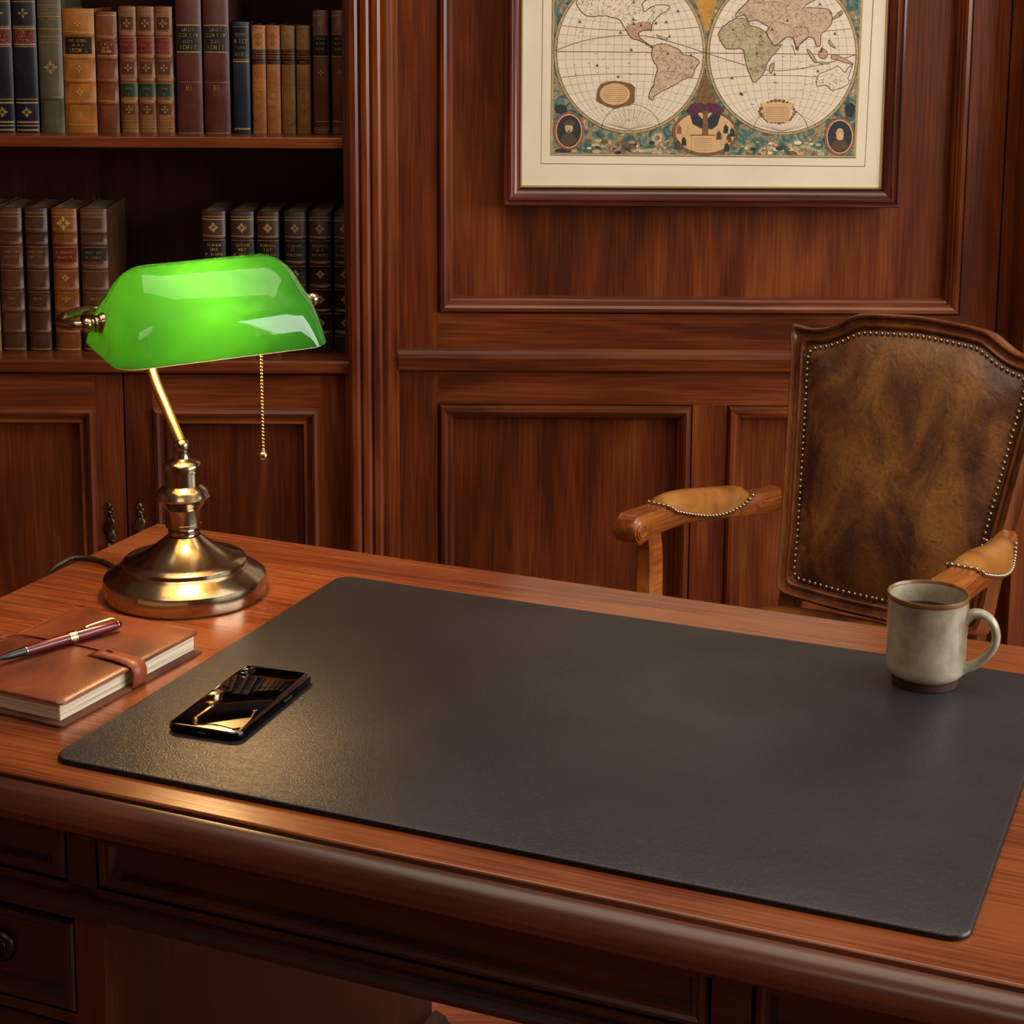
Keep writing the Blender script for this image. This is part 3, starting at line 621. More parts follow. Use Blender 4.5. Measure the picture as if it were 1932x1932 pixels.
# ------------------------------------------------------------------ desk
DA = -.4055; DBL = Vector((-.4214, 2.1653)); DW = 1.30; DD = .6424
desk = thing('desk', 'mahogany pedestal desk with panelled drawers and rounded front edge', 'desk', (DBL.x, DBL.y, 0), DA)
m = MB(); m.box(0, DW, -DD, 0, DESK-.03, DESK)
m.build('desk_top', M['deskX'], desk, bevel=.002)
nose = [(.0, .714), (-.004, .7135), (-.016, .7165), (-.0225, .7225), (-.0245, .730), (-.022, .7375), (-.016, .7435), (-.009, .7465), (-.004, .7468), (-.0018, .7445), (-.0005, .7445), (0, .748)]
rows = [[(x, -DD+y, z) for y, z in nose] for x in (-.0, DW)]
MB().grid(rows).fan(rows[0]).fan(rows[1]).build('edge_moulding', M['nose'], desk, smooth=30)
AY = -DD+.002; AZ0, AZ1 = .638, .7195
PLX = .372; PRX = .905
# apron carcass and moulding along its foot
m = MB(); m.box(.012, DW-.012, AY+.008, AY+.03, AZ0, AZ1+.01); m.box(.012, DW-.012, -.03, -.012, AZ0, AZ1+.01)
for a, b_ in ((.012, .022), (.339, .367), (.890, .919), (DW-.022, DW-.012)): m.box(a, b_, AY, AY+.009, AZ0, AZ1)
m.box(.012, DW-.012, AY, AY+.009, AZ0, .6625); m.box(.012, DW-.012, AY, AY+.009, .717, AZ1)
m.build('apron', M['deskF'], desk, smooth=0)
def dstrip(name, prof, x0, x1, mat, y):
    rows = [[(x, y-h, z) for z, h in prof] for x in (x0, x1)]
    return MB().grid(rows).fan(rows[0]).fan(rows[1]).build(name, mat, desk, smooth=28)
dstrip('waist_moulding', [(.6375, 0), (.6375, .004), (.6405, .0085), (.6455, .0095), (.6485, .0065), (.650, .0045), (.6525, .0045), (.6545, .002), (.655, 0)], .008, DW-.008, M['deskF'], AY)
drp = [(0, -.008), (.0015, -.001), (.003, .002), (.007, .0035), (.0095, .0015), (.0125, .0015), (.014, -.001), (.0165, -.005)]
RP = brass('dark_bronze', '40362a', .35, False)
def drawer(x0, x1, z0, z1, y=AY, pulls=()):
    m = MB(); m.box(x0+.003, x1-.003, y+.005, y+.02, z0+.003, z1-.003); m.frame(x0+.0012, x1-.0012, z0+.0012, z1-.0012, drp, y)
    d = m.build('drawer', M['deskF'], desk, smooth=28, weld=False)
    for px_ in pulls:
        zc = (z0+z1)/2; m = MB(); m.xf(Matrix())
        rp = [(.0, -.006), (.006, -.006), (.012, -.004), (.0145, -.0015), (.015, 0)]
        m.lathe([(r_, z) for r_, z in rp], 24); m.tube([(.0105*cos(a), .0105*sin(a)-.002, -.007) for a in [2*pi*i/24 for i in range(25)]], .0014, 8)
        m.xf(Matrix.Translation((px_, y+.004, zc)) @ Matrix.Rotation(-pi/2, 4, 'X')); 
        m.v = [(x, 2*(y+.004)-yy, z) if yy > y+.004 else (x, yy, z) for x, yy, z in m.v]
        m.build('ring_pull', RP, d, smooth=50)
drawer(.022, .339, .6625, .717); drawer(.367, .890, .6625, .717); drawer(.919, DW-.022, .6625, .717)
for (a, b_, inner) in ((.012, PLX, PLX), (PRX, DW-.012, PRX)):
    m = MB(); m.box(a+.004, b_-.004, AY+.02, -.012, .0, AZ0)
    m.box(a, a+.016, AY+.001, AY+.02, 0, AZ0); m.box(b_-.028, b_, AY+.001, AY+.02, 0, AZ0)
    for z in (AZ0-.008, .536, .40, .10): m.box(a+.016, b_-.028, AY+.001, AY+.02, z-.002 if z < .6 else z, z+.008)
    m.box(a+.016, b_-.028, AY+.001, AY+.02, 0, .10)
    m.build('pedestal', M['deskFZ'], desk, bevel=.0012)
    for z0, z1 in ((.544, .630), (.408, .534), (.108, .398)):
        drawer(a+.016, b_-.028, z0, z1, AY+.001, pulls=[a+.075, b_-.11])
    # plinth moulding along the kneehole side, at about a hand above the floor
    s_ = 1 if inner == PLX else -1; xx = inner-.004 if s_ > 0 else inner+.004
    prof = [(0, 0), (0, .028), (.172, .028), (.178, .0265), (.184, .029), (.192, .027), (.199, .016), (.204, .013), (.209, 0)]
    rows = [[(xx+s_*h, y, z) for z, h in prof] for y in (AY+.03, -.004)]
    MB().grid(rows).fan(rows[0]).fan(rows[1]).build('plinth', M['deskFZ'], desk, smooth=28)

# ------------------------------------------------------------------ desk pad
pad_t = .005; k_ = (.66-pad_t)/.66
pm_o = Vector((-.38694*k_, 1.49436*k_)); PWD, PDD = .76221*k_, .5226*k_; PA = -.39553
def rrect(x0, x1, y0, y1, r, n=8):
    o = []
    for cx, cy, a in ((x1-r, y0+r, -pi/2), (x1-r, y1-r, 0), (x0+r, y1-r, pi/2), (x0+r, y0+r, pi)):
        for i in range(n+1): t = a+pi/2*i/n; o.append((cx+r*cos(t), cy+r*sin(t)))
    return o
def inset_rr(x0, x1, y0, y1, r, d): return rrect(x0+d, x1-d, y0+d, y1-d, max(r-d, .0005))
m = MB(); rows = []
for d, z in ((.0015, .0), (.0, .001), (0, .0032), (.0008, .0045), (.0025, .005)): rows.append([(x, y, z) for x, y in inset_rr(0, PWD, 0, PDD, .016, d)])
m.grid(rows[:4], 1, closeu=True); m.grid(rows[3:], 0, closeu=True); m.fan(rows[0], None, 1, True); m.fan(rows[-1])
padw = m.build('desk_pad', [M['pad'], M['padedge']], smooth=60); padw.location = (pm_o.x, pm_o.y, DESK); padw.rotation_euler = (0, 0, PA)
tag(padw, 'large black grained leather desk pad lying on the mahogany desk', 'desk pad')

# ------------------------------------------------------------------ phone
ph = thing('smartphone', 'black glass smartphone lying face down on the left part of the desk pad', 'phone', (-.2390, 1.5945, DESK+pad_t), R(70.9))
PHL, PHW = .150, .0715
m = MB(); rows = []
for d, z in ((.0028, 0), (.001, .0009), (0, .0028), (0, .0052), (.001, .0071)): rows.append([(x-PHL/2, y-PHW/2, z) for x, y in inset_rr(0, PHL, 0, PHW, .0105, d)])
m.grid(rows, closeu=True); m.fan(rows[0], None, 0, True); m.fan(rows[-1]); m.build('body', plain('phone_steel_band', '2a2c30', .12, 1.), ph, smooth=50)
m = MB(); rows = []
for d, z in ((.0012, .0070), (.0016, .0076), (.003, .0080)): rows.append([(x-PHL/2, y-PHW/2, z) for x, y in inset_rr(0, PHL, 0, PHW, .0105, d)])
m.grid(rows, closeu=True); m.fan(rows[-1]); m.build('back_glass', plain('phone_black_glass', '030304', .03, spec=.8, coat=1.), ph, smooth=50)
m = MB(); rows = []   # camera bump near the far left corner
cx0, cx1, cy0, cy1 = PHL/2-.0265, PHL/2-.0055, PHW/2-.0155, PHW/2-.0055
for d, z in ((0, .0079), (0, .0090), (.0006, .0095)): rows.append([(x, y, z) for x, y in inset_rr(cx0, cx1, cy0, cy1, .0049, d)])
m.grid(rows, closeu=True); m.fan(rows[-1]); cb = m.build('camera_bump', plain('camera_black', '0a0a0c', .12, .5), ph, smooth=50)
for x in (cx0+.0052, cx1-.0052):
    MB().lathe([(0, .0099), (.0025, .0099), (.0032, .0101), (.0036, .0097), (.0036, .0093)], 24, x, (cy0+cy1)/2).build('lens', plain('lens_ring', '50525a', .1, 1.), cb, smooth=50)
MB().lathe([(0, .0097), (.001, .0097)], 12, (cx0+cx1)/2, (cy0+cy1)/2).build('flash', plain('flash_white', 'e8e4d8', .3), cb)
m = MB()
for y in (-.012, .012): m.box(-.0005, .0005, 0, 0, 0, 0)
m = MB(); 
for k in range(6):
    for s in (-1, 1): m.tube([(-PHL/2-.0001, s*(.009+k*.0022), .004), (-PHL/2+.0006, s*(.009+k*.0022), .004)], .0006, 8)
m.tube([(-PHL/2-.0001, -.004, .004), (-PHL/2-.0001, .004, .004)], .0011, 8); m.build('port', plain('port_black', '020202', .6), ph)
m = MB(); m.tube([(.01, -PHW/2, .004), (.026, -PHW/2, .004)], .0013, 8); m.build('side_button', M['chrome'], ph, smooth=50)

# ------------------------------------------------------------------ notebook
NBC = Vector((-.4126, 1.6812)); NA = R(-26.5); NW, ND = .147, .204
nb = thing('notebook', 'reddish brown leather journal with wrap strap, lying at the left of the desk', 'notebook', (NBC.x, NBC.y, DESK), NA)
def slab(x0, x1, y0, y1, z0, z1, r, wav=0, seed=0):
    rn = random.Random(seed); m = MB(); rows = []
    ph_ = rn.uniform(0, 6)
    for d, z in ((.0006, z0), (0, z0+.0004), (0, z1-.0006), (.0008, z1)):
        rows.append([(x, y, z+wav*(sin(x*38+ph_)*.5+sin(y*31+ph_*2)*.5)*1) for x, y in inset_rr(x0, x1, y0, y1, r, d)])
    m.grid(rows, closeu=True); m.fan(rows[0], None, 0, True); m.fan(rows[-1]); return m
hw, hd = NW/2, ND/2
slab(-hw-.004, hw+.004, -hd-.004, hd+.003, 0, .0028, .006, .0003, 2).build('back_cover', M['nbD'], nb, smooth=50)
m = MB(); m.box(-hw+.002, hw-.004, -hd+.004, hd-.003, .0027, .0206); m.build('page_block', M['pages'], nb, bevel=.0008)
m = MB()     # front cover with a slightly domed surface
nx, ny = 16, 20; rows = []
def topz(x, y): return .0232+.0016*(1-(x/hw)**2)*(1-(y/hd)**2)+.0005*sin(x*70+y*25)-.0012*max(0, x/hw)**4-.001*max(0, -y/hd)**6
rr_ = inset_rr(-hw, hw+.0015, -hd, hd, .007, 0)
ringT = [(x, y, topz(x, y)-.0008) for x, y in rr_]; ringB = [(x, y, topz(x, y)-.0026) for x, y in rr_]
inner = []
for s_ in (.985, .9, .75, .5, .25): inner.append([(x*s_, y*s_, topz(x*s_, y*s_)) for x, y in rr_])
m.grid([ringB, ringT]+inner, closeu=True); m.fan(inner[-1], (0, 0, topz(0, 0))); m.fan(ringB, None, 0, True)
m.build('front_cover', M['nbL'], nb, smooth=60)
box('spine', (-hw-.004, -hw+.003, -hd+.001, hd-.001, .0005, .0225), M['nbL'], nb, .002)
# wrap strap over the fore-edge
def nloc(px, py, z): p = atZ(px, py, DESK+z); v = Matrix.Rotation(-NA, 2) @ (Vector((p.x, p.y))-NBC); return v
sy = nloc(262, 1255, .025).y; sw = .0095
m = MB(); prof = [(.026, .0250), (.031, .0262), (.045, .0262), (.058, .0258), (hw-.003, .0248), (hw+.004, .0225), (hw+.0068, .0175), (hw+.007, .011), (hw+.006, .005), (hw+.004, .0005)]
rows = []
for i, (x, z) in enumerate(prof):
    wv = sw*(1.45 if i == 0 else 1.25 if i == 1 else 1.05 if i == 2 else 1)
    off = .004*(1-min(1, i/4)); rows.append([(x, sy-wv+off, z), (x, sy+wv+off, z)])
rows = rows
m.grid(rows); st = m.build('strap', M['strap'], nb, smooth=60, solid=(.0016,))
# elastic cord across the cover
pts = [nloc(px_, py_, .026) for px_, py_ in ((8, 1212), (20, 1207), (50, 1206), (100, 1214), (150, 1224), (200, 1236))]
pl_ = [(p.x, p.y, topz(p.x, p.y)+.0009) for p in pts]
pl_[0] = (pl_[0][0], pl_[0][1], topz(0, 0)-.0005)
MB().tube(smoothpath(pl_, 5), .0009, 8).build('cord', M['strap'], nb, smooth=60)
m = MB(); q = nloc(214, 1236, .027)
m.tube([(q.x-.004, q.y+.001, .0266), (q.x+.005, q.y-.001, .0272)], .0007, 6); m.build('stitch', M['nbD'], nb)

# ------------------------------------------------------------------ pen
PZ = DESK+.0246+.0062
pa = atZ(236, 1184, PZ); pb = atZ(0, 1255, PZ); dv = (pb-pa); ang = atan2(dv.y, dv.x); PL = .138
pen = thing('pen', 'dark red lacquered pen with gold bands and black tip resting on the leather journal', 'pen', (pa.x, pa.y, PZ), ang)
def xlathe(prof, n=24):   # profile along local x: (x, r)
    m = MB(); m.grid([[(x, r*cos(2*pi*i/n), r*sin(2*pi*i/n)) for i in range(n)] for x, r in prof], closeu=True); return m
red = plain('pen_burgundy_lacquer', '5c0e18', .16, spec=.4, coat=.2, noise=.3, nscale=150); blk = plain('pen_black', '08080a', .3)
sc_ = PL/.138
xlathe([(.0, .0), (.0005, .0018), (.002, .0032), (.005, .0041)]).build('cap_top', blk, pen, smooth=60)
xlathe([(.0049, .0042), (.006, .0046), (.03, .0052), (.052, .0055)]).build('cap', red, pen, smooth=60)
m = xlathe([(.0045, .0042), (.0048, .0045), (.0055, .0045), (.006, .0043)]); m.build('top_ring', M['chrome'], pen, smooth=60)
m = xlathe([(.0515, .0054), (.052, .0062), (.0528, .0062), (.0531, .0058), (.0565, .0058), (.0568, .0063), (.0578, .0063), (.058, .0058), (.0596, .0058), (.06, .005)]); m.build('centre_band', M['brass2'], pen, smooth=40)
xlathe([(.0598, .0052), (.07, .0053), (.09, .0051), (.1045, .0045)]).build('barrel', red, pen, smooth=60)
xlathe([(.1043, .0046), (.1047, .0048), (.1062, .0048), (.1066, .0044)]).build('lower_ring', M['chrome'], pen, smooth=60)
xlathe([(.1065, .0044), (.12, .0036), (.130, .0024), (.1335, .0014), (.138, .0009), (.1385, 0)]).build('tip', blk, pen, smooth=60)
aa = R(195)   # clip faces the viewer's side and a little up
def cl(x, r, da=0): return (x, r*cos(R(125)+da), r*sin(R(125)+da))
m = MB(); pts = [cl(.0052, .0045), cl(.006, .0068), (.009,)+cl(.009, .0075)[1:], cl(.02, .0073), cl(.034, .0068), cl(.038, .0060)]
m.tube(pts, [.0013, .0014, .0013, .0011, .0009, .0013], 10, squash=(1, .7)); m.build('clip', M['brass2'], pen, smooth=60)

# ------------------------------------------------------------------ banker's lamp
LC = Vector((-.3447, 1.9136))
lamp = thing('desk_lamp', "lit banker's lamp with green glass shade and brass base on the desk", 'lamp', (LC.x, LC.y, DESK), 0)
base = [(0, 0), (.083, 0), (.0853, .0015), (.0857, .004), (.0855, .017), (.0848, .0205), (.0825, .0225), (.0775, .0258), (.070, .0300), (.0675, .0315), (.0665, .0330), (.0655, .0335), (.0648, .0375), (.0635, .0388), (.055, .0416), (.044, .0462), (.034, .0515), (.026, .057), (.0205, .0618), (.0176, .0645)]
MB().lathe(base, 96).build('base', M['brass'], lamp, smooth=32)
colm = [(.0176, .0645), (.0150, .0652), (.0145, .0665), (.0163, .0675), (.0163, .071), (.0150, .0717), (.0146, .0730), (.0180, .0740), (.0184, .0755), (.0184, .079), (.0180, .0795), (.0184, .080), (.0184, .0955), (.0188, .097), (.0205, .100), (.0245, .1045), (.0262, .107), (.0285, .1085), (.0290, .1102), (.0278, .112), (.0262, .1165), (.0228, .1205), (.0190, .1225), (.0180, .1235), (.0180, .1385), (.0183, .139), (.0190, .1395), (.0192, .1465), (.0182, .1490), (.0160, .1515), (.0115, .1535), (.0088, .1545), (.0082, .156), (.0078, .163)]
colm = [(r*(1.04 if .074 < z < .15 and r < .0215 else 1), .0645+(z-.0645)*.926) for r, z in colm]
MB().lathe(colm, 64).build('column', M['brass'], lamp, smooth=32)
bt = (0, 0, .1603)
m = MB(); m.sphere(bt, .0086, 24, 14); m.tube([(0, 0, .150), (0, 0, .159)], .0078, 24); m.build('ball_joint', M['brass'], lamp, smooth=50)
HY = 1.885; TH = R(28)
hc = atY(390, 648, HY)
head = bpy.data.objects.new('lamp_shade', None)
HM = Matrix.Translation((hc.x-LC.x, hc.y-LC.y, hc.z-DESK)) @ Matrix.Rotation(TH, 4, 'Z') @ Matrix.Rotation(R(-1.6), 4, 'Y') @ Matrix.Rotation(R(4), 4, 'X')
A_, B_, HH = .1115, .067, .0835
def sring(t, grow=0):
    q = max(0, 1-t**2.15)**.5; q2 = max(0, 1-t**2.5)**.45; a = A_-.007*t-.046*(1-q2)+grow; b = B_*max(q, .02)+grow; r = min(b*.98, .024+.045*t); z = HH*t+grow*t
    return [Vector((x, y, z)) for x, y in rrect(-a, a, -b, b, r, 8)]
ts = [0, .06, .14, .24, .34, .44, .54, .63, .71, .78, .84, .89, .93, .96, .98, .993, 1.0]
m = MB(); rows = [sring(t) for t in ts]; rows[0] = [Vector((p.x*1.004, p.y*1.004, -.0015)) for p in rows[0]]
m.grid(rows, closeu=True); m.fan(rows[-1])
m.xf(HM)
sm_, nt, b = new('green_cased_glass'); L = nt.links
def shade_mat(name, tcol, dcol, glossf):
    m_ = bpy.data.materials.new(name); m_.use_nodes = True; nt = m_.node_tree; nt.nodes.clear(); L = nt.links
    out = N(nt, 'ShaderNodeOutputMaterial'); tr = N(nt, 'ShaderNodeBsdfTranslucent', Color=tcol); df = N(nt, 'ShaderNodeBsdfDiffuse', Color=dcol); mx = N(nt, 'ShaderNodeMixShader', Fac=.5)
    tc = N(nt, 'ShaderNodeTexCoord'); mpn = N(nt, 'ShaderNodeMapping'); mpn.inputs['Scale'].default_value = (7, 7, 16); L.new(tc.outputs['Object'], mpn.inputs['Vector'])
    nz = N(nt, 'ShaderNodeTexNoise', Scale=1.5, Detail=2., Distortion=1.); L.new(mpn.outputs[0], nz.inputs['Vector'])
    r = ramp(nt, [(.3, tuple(x*.72 for x in tcol[:3])+(1,)), (.7, tcol)]); L.new(nz.outputs['Fac'], r.inputs[0]); L.new(r.outputs[0], tr.inputs['Color'])
    L.new(tr.outputs[0], mx.inputs[1]); L.new(df.outputs[0], mx.inputs[2])
    gl = N(nt, 'ShaderNodeBsdfGlossy', Roughness=.05); gl.inputs['Color'].default_value = (1, 1, 1, 1); fr = N(nt, 'ShaderNodeFresnel', IOR=1.5)
    m2 = N(nt, 'ShaderNodeMixShader'); L.new(fr.outputs[0], m2.inputs[0]); L.new(mx.outputs[0], m2.inputs[1]); L.new(gl.outputs[0], m2.inputs[2]); L.new(m2.outputs[0], out.inputs['Surface'])
    return m_
GL = shade_mat('green_cased_glass_outer', (.040, .29, .018, 1), (.002, .14, .022, 1), 1)
bpy.data.materials.remove(sm_)
shade = m.build('lamp_shade', GL, lamp, smooth=60)
# opal lining, carrying the rolled lip of the open rim
m = MB(); G_ = -.0024
rows2 = [[Vector((p.x, p.y, -.0014)) for p in sring(0, -.0003)], [Vector((p.x, p.y, -.0026)) for p in sring(0, -.0010)], [Vector((p.x, p.y, -.0018)) for p in sring(0, -.002)]]
rows2 += [[Vector((p.x, p.y, p.z*.985)) for p in sring(t, G_)] for t in ts]
m.grid(rows2, closeu=True); m.fan(rows2[-1]); m.xf(HM)
lin_, nt, b = new('opal_lining'); nt.nodes.clear(); L = nt.links
o_ = N(nt, 'ShaderNodeOutputMaterial'); t_ = N(nt, 'ShaderNodeBsdfTranslucent', Color=(.92, .9, .8, 1)); d_ = N(nt, 'ShaderNodeBsdfDiffuse', Color=(.75, .68, .55, 1)); x_ = N(nt, 'ShaderNodeMixShader', Fac=.7)
L.new(t_.outputs[0], x_.inputs[1]); L.new(d_.outputs[0], x_.inputs[2]); L.new(x_.outputs[0], o_.inputs['Surface'])
m.build('lining', lin_, shade, smooth=60)
# pivots and yoke
pv = .030
def H(x, y, z): return HM @ Vector((x, y, z))
for s in (-1, 1):
    xe = s*(A_-.006)
    def ax(d, r): return (d, r)
    k2 = 1 if s < 0 else .55
    m = MB(); pr = [(-.004, .010), (.0015, .0105), (.003, .0095), (.0045, .0095), (.0055, .0075), (.0075, .0085), (.009, .0085), (.0105, .0065), (.012, .0065)]
    n = 24; m.grid([[(xe+s*d*k2, r*cos(2*pi*i/n), pv+r*sin(2*pi*i/n)) for i in range(n)] for d, r in pr], closeu=True)
    m.sphere((xe+s*(.0165 if s < 0 else .011), 0, pv), .0078, 18, 12); m.xf(HM); m.build('pivot_knob', M['brass'], lamp, smooth=45)
yb = B_+.010; xo = A_+.0165
yoke = [(-xo+.004, 0, pv), (-xo-.006, .003, pv), (-xo-.013, .016, pv-.001), (-xo-.0135, .030, pv-.002), (-xo-.005, .046, pv-.002), (-xo+.012, .060, pv-.002), (-xo+.035, yb, pv-.006), (-.05, yb+.001, pv-.012), (-.03, yb-.002, pv-.024), (-.005, .045, pv-.033), (.02, .02, pv-.014), (.035, .0, pv-.002)]
m = MB().tube(smoothpath([H(*p) for p in yoke], 6), .0048, 16); m.build('yoke', M['brass'], lamp, smooth=60)
def LL(px, py, Y): p = atY(px, py, Y); return (p.x-LC.x, p.y-LC.y, p.z-DESK)
top = H(-.033, yb-.001, pv-.022)
stem = [(0, 0, .162), LL(331, 812, 1.921), LL(313, 770, 1.932), LL(297, 733, 1.942), LL(288, 705, 1.950), LL(286, 680, 1.954), tuple(top)]
m = MB().tube(smoothpath(stem, 8), .0056, 18); m.build('stem', brass('satin_brass', 'c0a970', .34, False), lamp, smooth=60)
# bulb and holder
bc_ = H(-.012, .0, .034)
m = MB(); m.tube([H(.075, 0, .034), H(.03, 0, .034)], .013, 20); m.tube([H(.055, 0, .034), H(.055, .0, HH-.012)], .003, 10); m.build('bulb_holder', M['brass2'], lamp, smooth=50)
bm_, nt, b = new('bulb_glow'); b.inputs['Emission Color'].default_value = (1, .60, .26, 1); b.inputs['Emission Strength'].default_value = 210; b.inputs['Base Color'].default_value = (1, .9, .8, 1)
m = MB(); pr = [(.030, .008), (.022, .010), (.012, .014), (0, .0165), (-.012, .0165), (-.020, .0135), (-.026, .008), (-.028, .0)]
m.grid([[H(-.012+d, r*cos(2*pi*i/20), .034+r*sin(2*pi*i/20)) for i in range(20)] for d, r in pr], closeu=True); m.build('light_bulb', bm_, lamp, smooth=60)
# pull chain with ball end
ct = LL(494, 676, HY-.03); cb_ = LL(500, 853, HY-.03); m = MB()
ct0 = Vector(ct)+Vector((0, 0, .02)); nb_ = 34
for i in range(nb_):
    p = ct0.lerp(Vector(cb_), i/(nb_-1)); m.sphere(p, .0017, 8, 6)
m.tube([ct0, Vector(cb_)], .0004, 6)
ch = m.build('pull_chain', M['brass2'], lamp, smooth=60)
m = MB(); m.sphere(Vector(cb_)-Vector((0, 0, .0066)), .0045, 16, 12); m.sphere(Vector(cb_)-Vector((0, 0, .0018)), .002, 10, 8, sq=(1, 1, .8)); m.build('chain_ball', M['brass2'], ch, smooth=60)
# flex, running off the left edge of the desk
cp = [atZ(222, 1078, DESK+.003), atZ(200, 1068, DESK+.003), atZ(171, 1062, DESK+.003), atZ(143, 1062, DESK+.003)]
ux = Vector((cos(DA), sin(DA), 0)); e0 = cp[-1]; 
cp += [Vector((-.497, 2.010, DESK+.001)), Vector((-.512, 1.998, DESK-.012)), Vector((-.516, 1.99, DESK-.06)), Vector((-.516, 1.99, .3)), Vector((-.53, 2.0, .02))]
MB().tube([(p.x-LC.x, p.y-LC.y, p.z-DESK) for p in smoothpath(cp, 6)], .0027, 10).build('power_cord', plain('dark_brown_cord', '1c0f0a', .5), lamp, smooth=60)

# ------------------------------------------------------------------ mug
mc = Vector((.3850, 1.6615))
mug = thing('mug', 'cream stoneware mug of black coffee on the right end of the desk pad', 'mug', (mc.x, mc.y, DESK+pad_t), 0); mug.scale = (.972, .972, 1)
cer, nt, b = new('speckled_stoneware'); L = nt.links
tc = N(nt, 'ShaderNodeTexCoord'); n1 = N(nt, 'ShaderNodeTexNoise', Scale=45., Detail=5.); L.new(tc.outputs['Object'], n1.inputs['Vector'])
r = ramp(nt, [(.3, hx('857e68')), (.5, hx('a29b84')), (.72, hx('b5ad96'))]); L.new(n1.outputs['Fac'], r.inputs[0])
n2 = N(nt, 'ShaderNodeTexNoise', Scale=700., Detail=1.); L.new(tc.outputs['Object'], n2.inputs['Vector'])
r2 = ramp(nt, [(.30, (.25, .2, .13, 1)), (.36, (1, 1, 1, 1))]); L.new(n2.outputs['Fac'], r2.inputs[0])
mxx = N(nt, 'ShaderNodeMix', data_type='RGBA', blend_type='MULTIPLY'); mxx.inputs['Factor'].default_value = .35; L.new(r.outputs[0], mxx.inputs['A']); L.new(r2.outputs[0], mxx.inputs['B'])
L.new(mxx.outputs['Result'], b.inputs['Base Color']); b.inputs['Roughness'].default_value = .28; b.inputs['Coat Weight'].default_value = .3
rimm = plain('brown_glaze_rim', '76522e', .3, noise=.35, nscale=60); footm = plain('raw_brown_foot', '3a2418', .6, noise=.3, nscale=80)
m = MB()
mt = .0862
m.lathe([(.0300, .0), (.0308, .0005), (.0312, .006), (.0318, .0085)], 64, mi=2)
m.lathe([(.0318, .0085), (.0335, .0095), (.0362, .0125), (.0372, .0155), (.0374, .020), (.0375, .05), (.0378, mt-.0048)], 64, mi=0)
m.lathe([(.0378, mt-.0048), (.0384, mt-.0032), (.0386, mt-.0015), (.0381, mt), (.0370, mt+.0002), (.0362, mt-.0008), (.0358, mt-.003)], 64, mi=1)
m.lathe([(.0358, mt-.003), (.0352, mt-.012), (.0348, .03), (.033, .012), (.026, .008), (0, .0075)], 64, mi=0)
m.fan([(.030*cos(2*pi*i/64), .030*sin(2*pi*i/64), 0) for i in range(64)], None, 2, True)
m.build('body', [cer, rimm, footm], mug, smooth=50)
ha = R(-22); hp = [(.035, .066), (.043, .0715), (.052, .0715), (.0605, .065), (.0645, .053), (.062, .041), (.054, .030), (.045, .0225), (.035, .0185)]
hpts = smoothpath([(x*cos(ha), x*sin(ha), z) for x, z in hp], 6)
nh = len(hpts); m = MB(); side = Vector((-sin(ha), cos(ha), 0)); rows = []
for i, p in enumerate(hpts):
    t = (hpts[min(i+1, nh-1)]-hpts[max(i-1, 0)]).normalized(); nn = t.cross(side); u_ = abs(i/(nh-1)*2-1); w_ = .0062+.0028*u_**6; tk = .0042+.0022*u_**6
    rows.append([p+side*(w_*cos(2*pi*k/16))+nn*(tk*sin(2*pi*k/16)) for k in range(16)])
m.grid(rows, closeu=True); m.fan(rows[0]); m.fan(rows[-1]); m.build('handle', cer, mug, smooth=60)
MB().lathe([(0, .0660), (.0345, .0660), (.0352, .0664)], 48).build('coffee', plain('black_coffee', '140804', .03, coat=1.), mug, smooth=60)

# ------------------------------------------------------------------ armchair
CA = -.6423; CC_ = Vector((.5453, 2.693)); ZB = .45; TT = .2824
chair = thing('armchair', 'open armchair with carved wooden frame and worn brown studded leather behind the desk', 'chair', (CC_.x, CC_.y, 0), CA)
# local: x right, y back (away from its front), z up.  back plane point (s, h, forward offset f)
ca = cos(math.atan(TT)); sa = sin(math.atan(TT))
def BP(s, z, f=0): return (s, (z-ZB)*TT-f*ca, z-f*sa*-0-f*0+f*sa)
hb, ht, zt, zc = .1691, .2160, .8542, .8890
half = [(0, ZB-.004), (.06, ZB-.004), (.12, ZB-.001), (.150, ZB+.001), (.163, ZB+.006), (.1695, ZB+.02), (.174, ZB+.08), (.184, ZB+.17), (.197, ZB+.28), (.2075, ZB+.36), (.2145, zt-.015), (.2163, zt-.004), (.2150, zt+.0005), (.206, zt+.000), (.190, zt-.003), (.172, zt-.003), (.156, zt+.000), (.142, zt+.006), (.128, zt+.014), (.114, zt+.0225), (.100, zt+.0275), (.084, zt+.0295), (.04, zt+.033), (0, zt+.035)]
left = [(-x, z) for x, z in half[1:-1]]
outl = half+left[::-1]
def dens(path, n=4):
    return [(p.x, p.y) for p in smoothpath([(x, y, 0) for x, y in path], n, True)]
outl = dens(outl, 4)
def offs(path, d):
    n = len(path); o = []
    for i in range(n):
        a = Vector(path[i-2]); b = Vector(path[(i+2) % n]); t = (b-a).normalized(); o.append((path[i][0]-t.y*d, path[i][1]+t.x*d))
    return o
def smooth2(path, k):
    for _ in range(k): path = [((path[i-1][0]+2*path[i][0]+path[(i+1) % len(path)][0])/4, (path[i-1][1]+2*path[i][1]+path[(i+1) % len(path)][1])/4) for i in range(len(path))]
    return path
def resamp(p, n):
    L_ = [0]
    for i in range(len(p)): a = p[i]; b = p[(i+1) % len(p)]; L_.append(L_[-1]+sqrt((a[0]-b[0])**2+(a[1]-b[1])**2))
    o = []; k = 0
    for i in range(n):
        t = L_[-1]*i/n
        while L_[k+1] < t: k += 1
        f = (t-L_[k])/max(1e-9, L_[k+1]-L_[k]); a = p[k]; b = p[(k+1) % len(p)]; o.append((a[0]+(b[0]-a[0])*f, a[1]+(b[1]-a[1])*f))
    return o
outl = resamp(outl, 260)
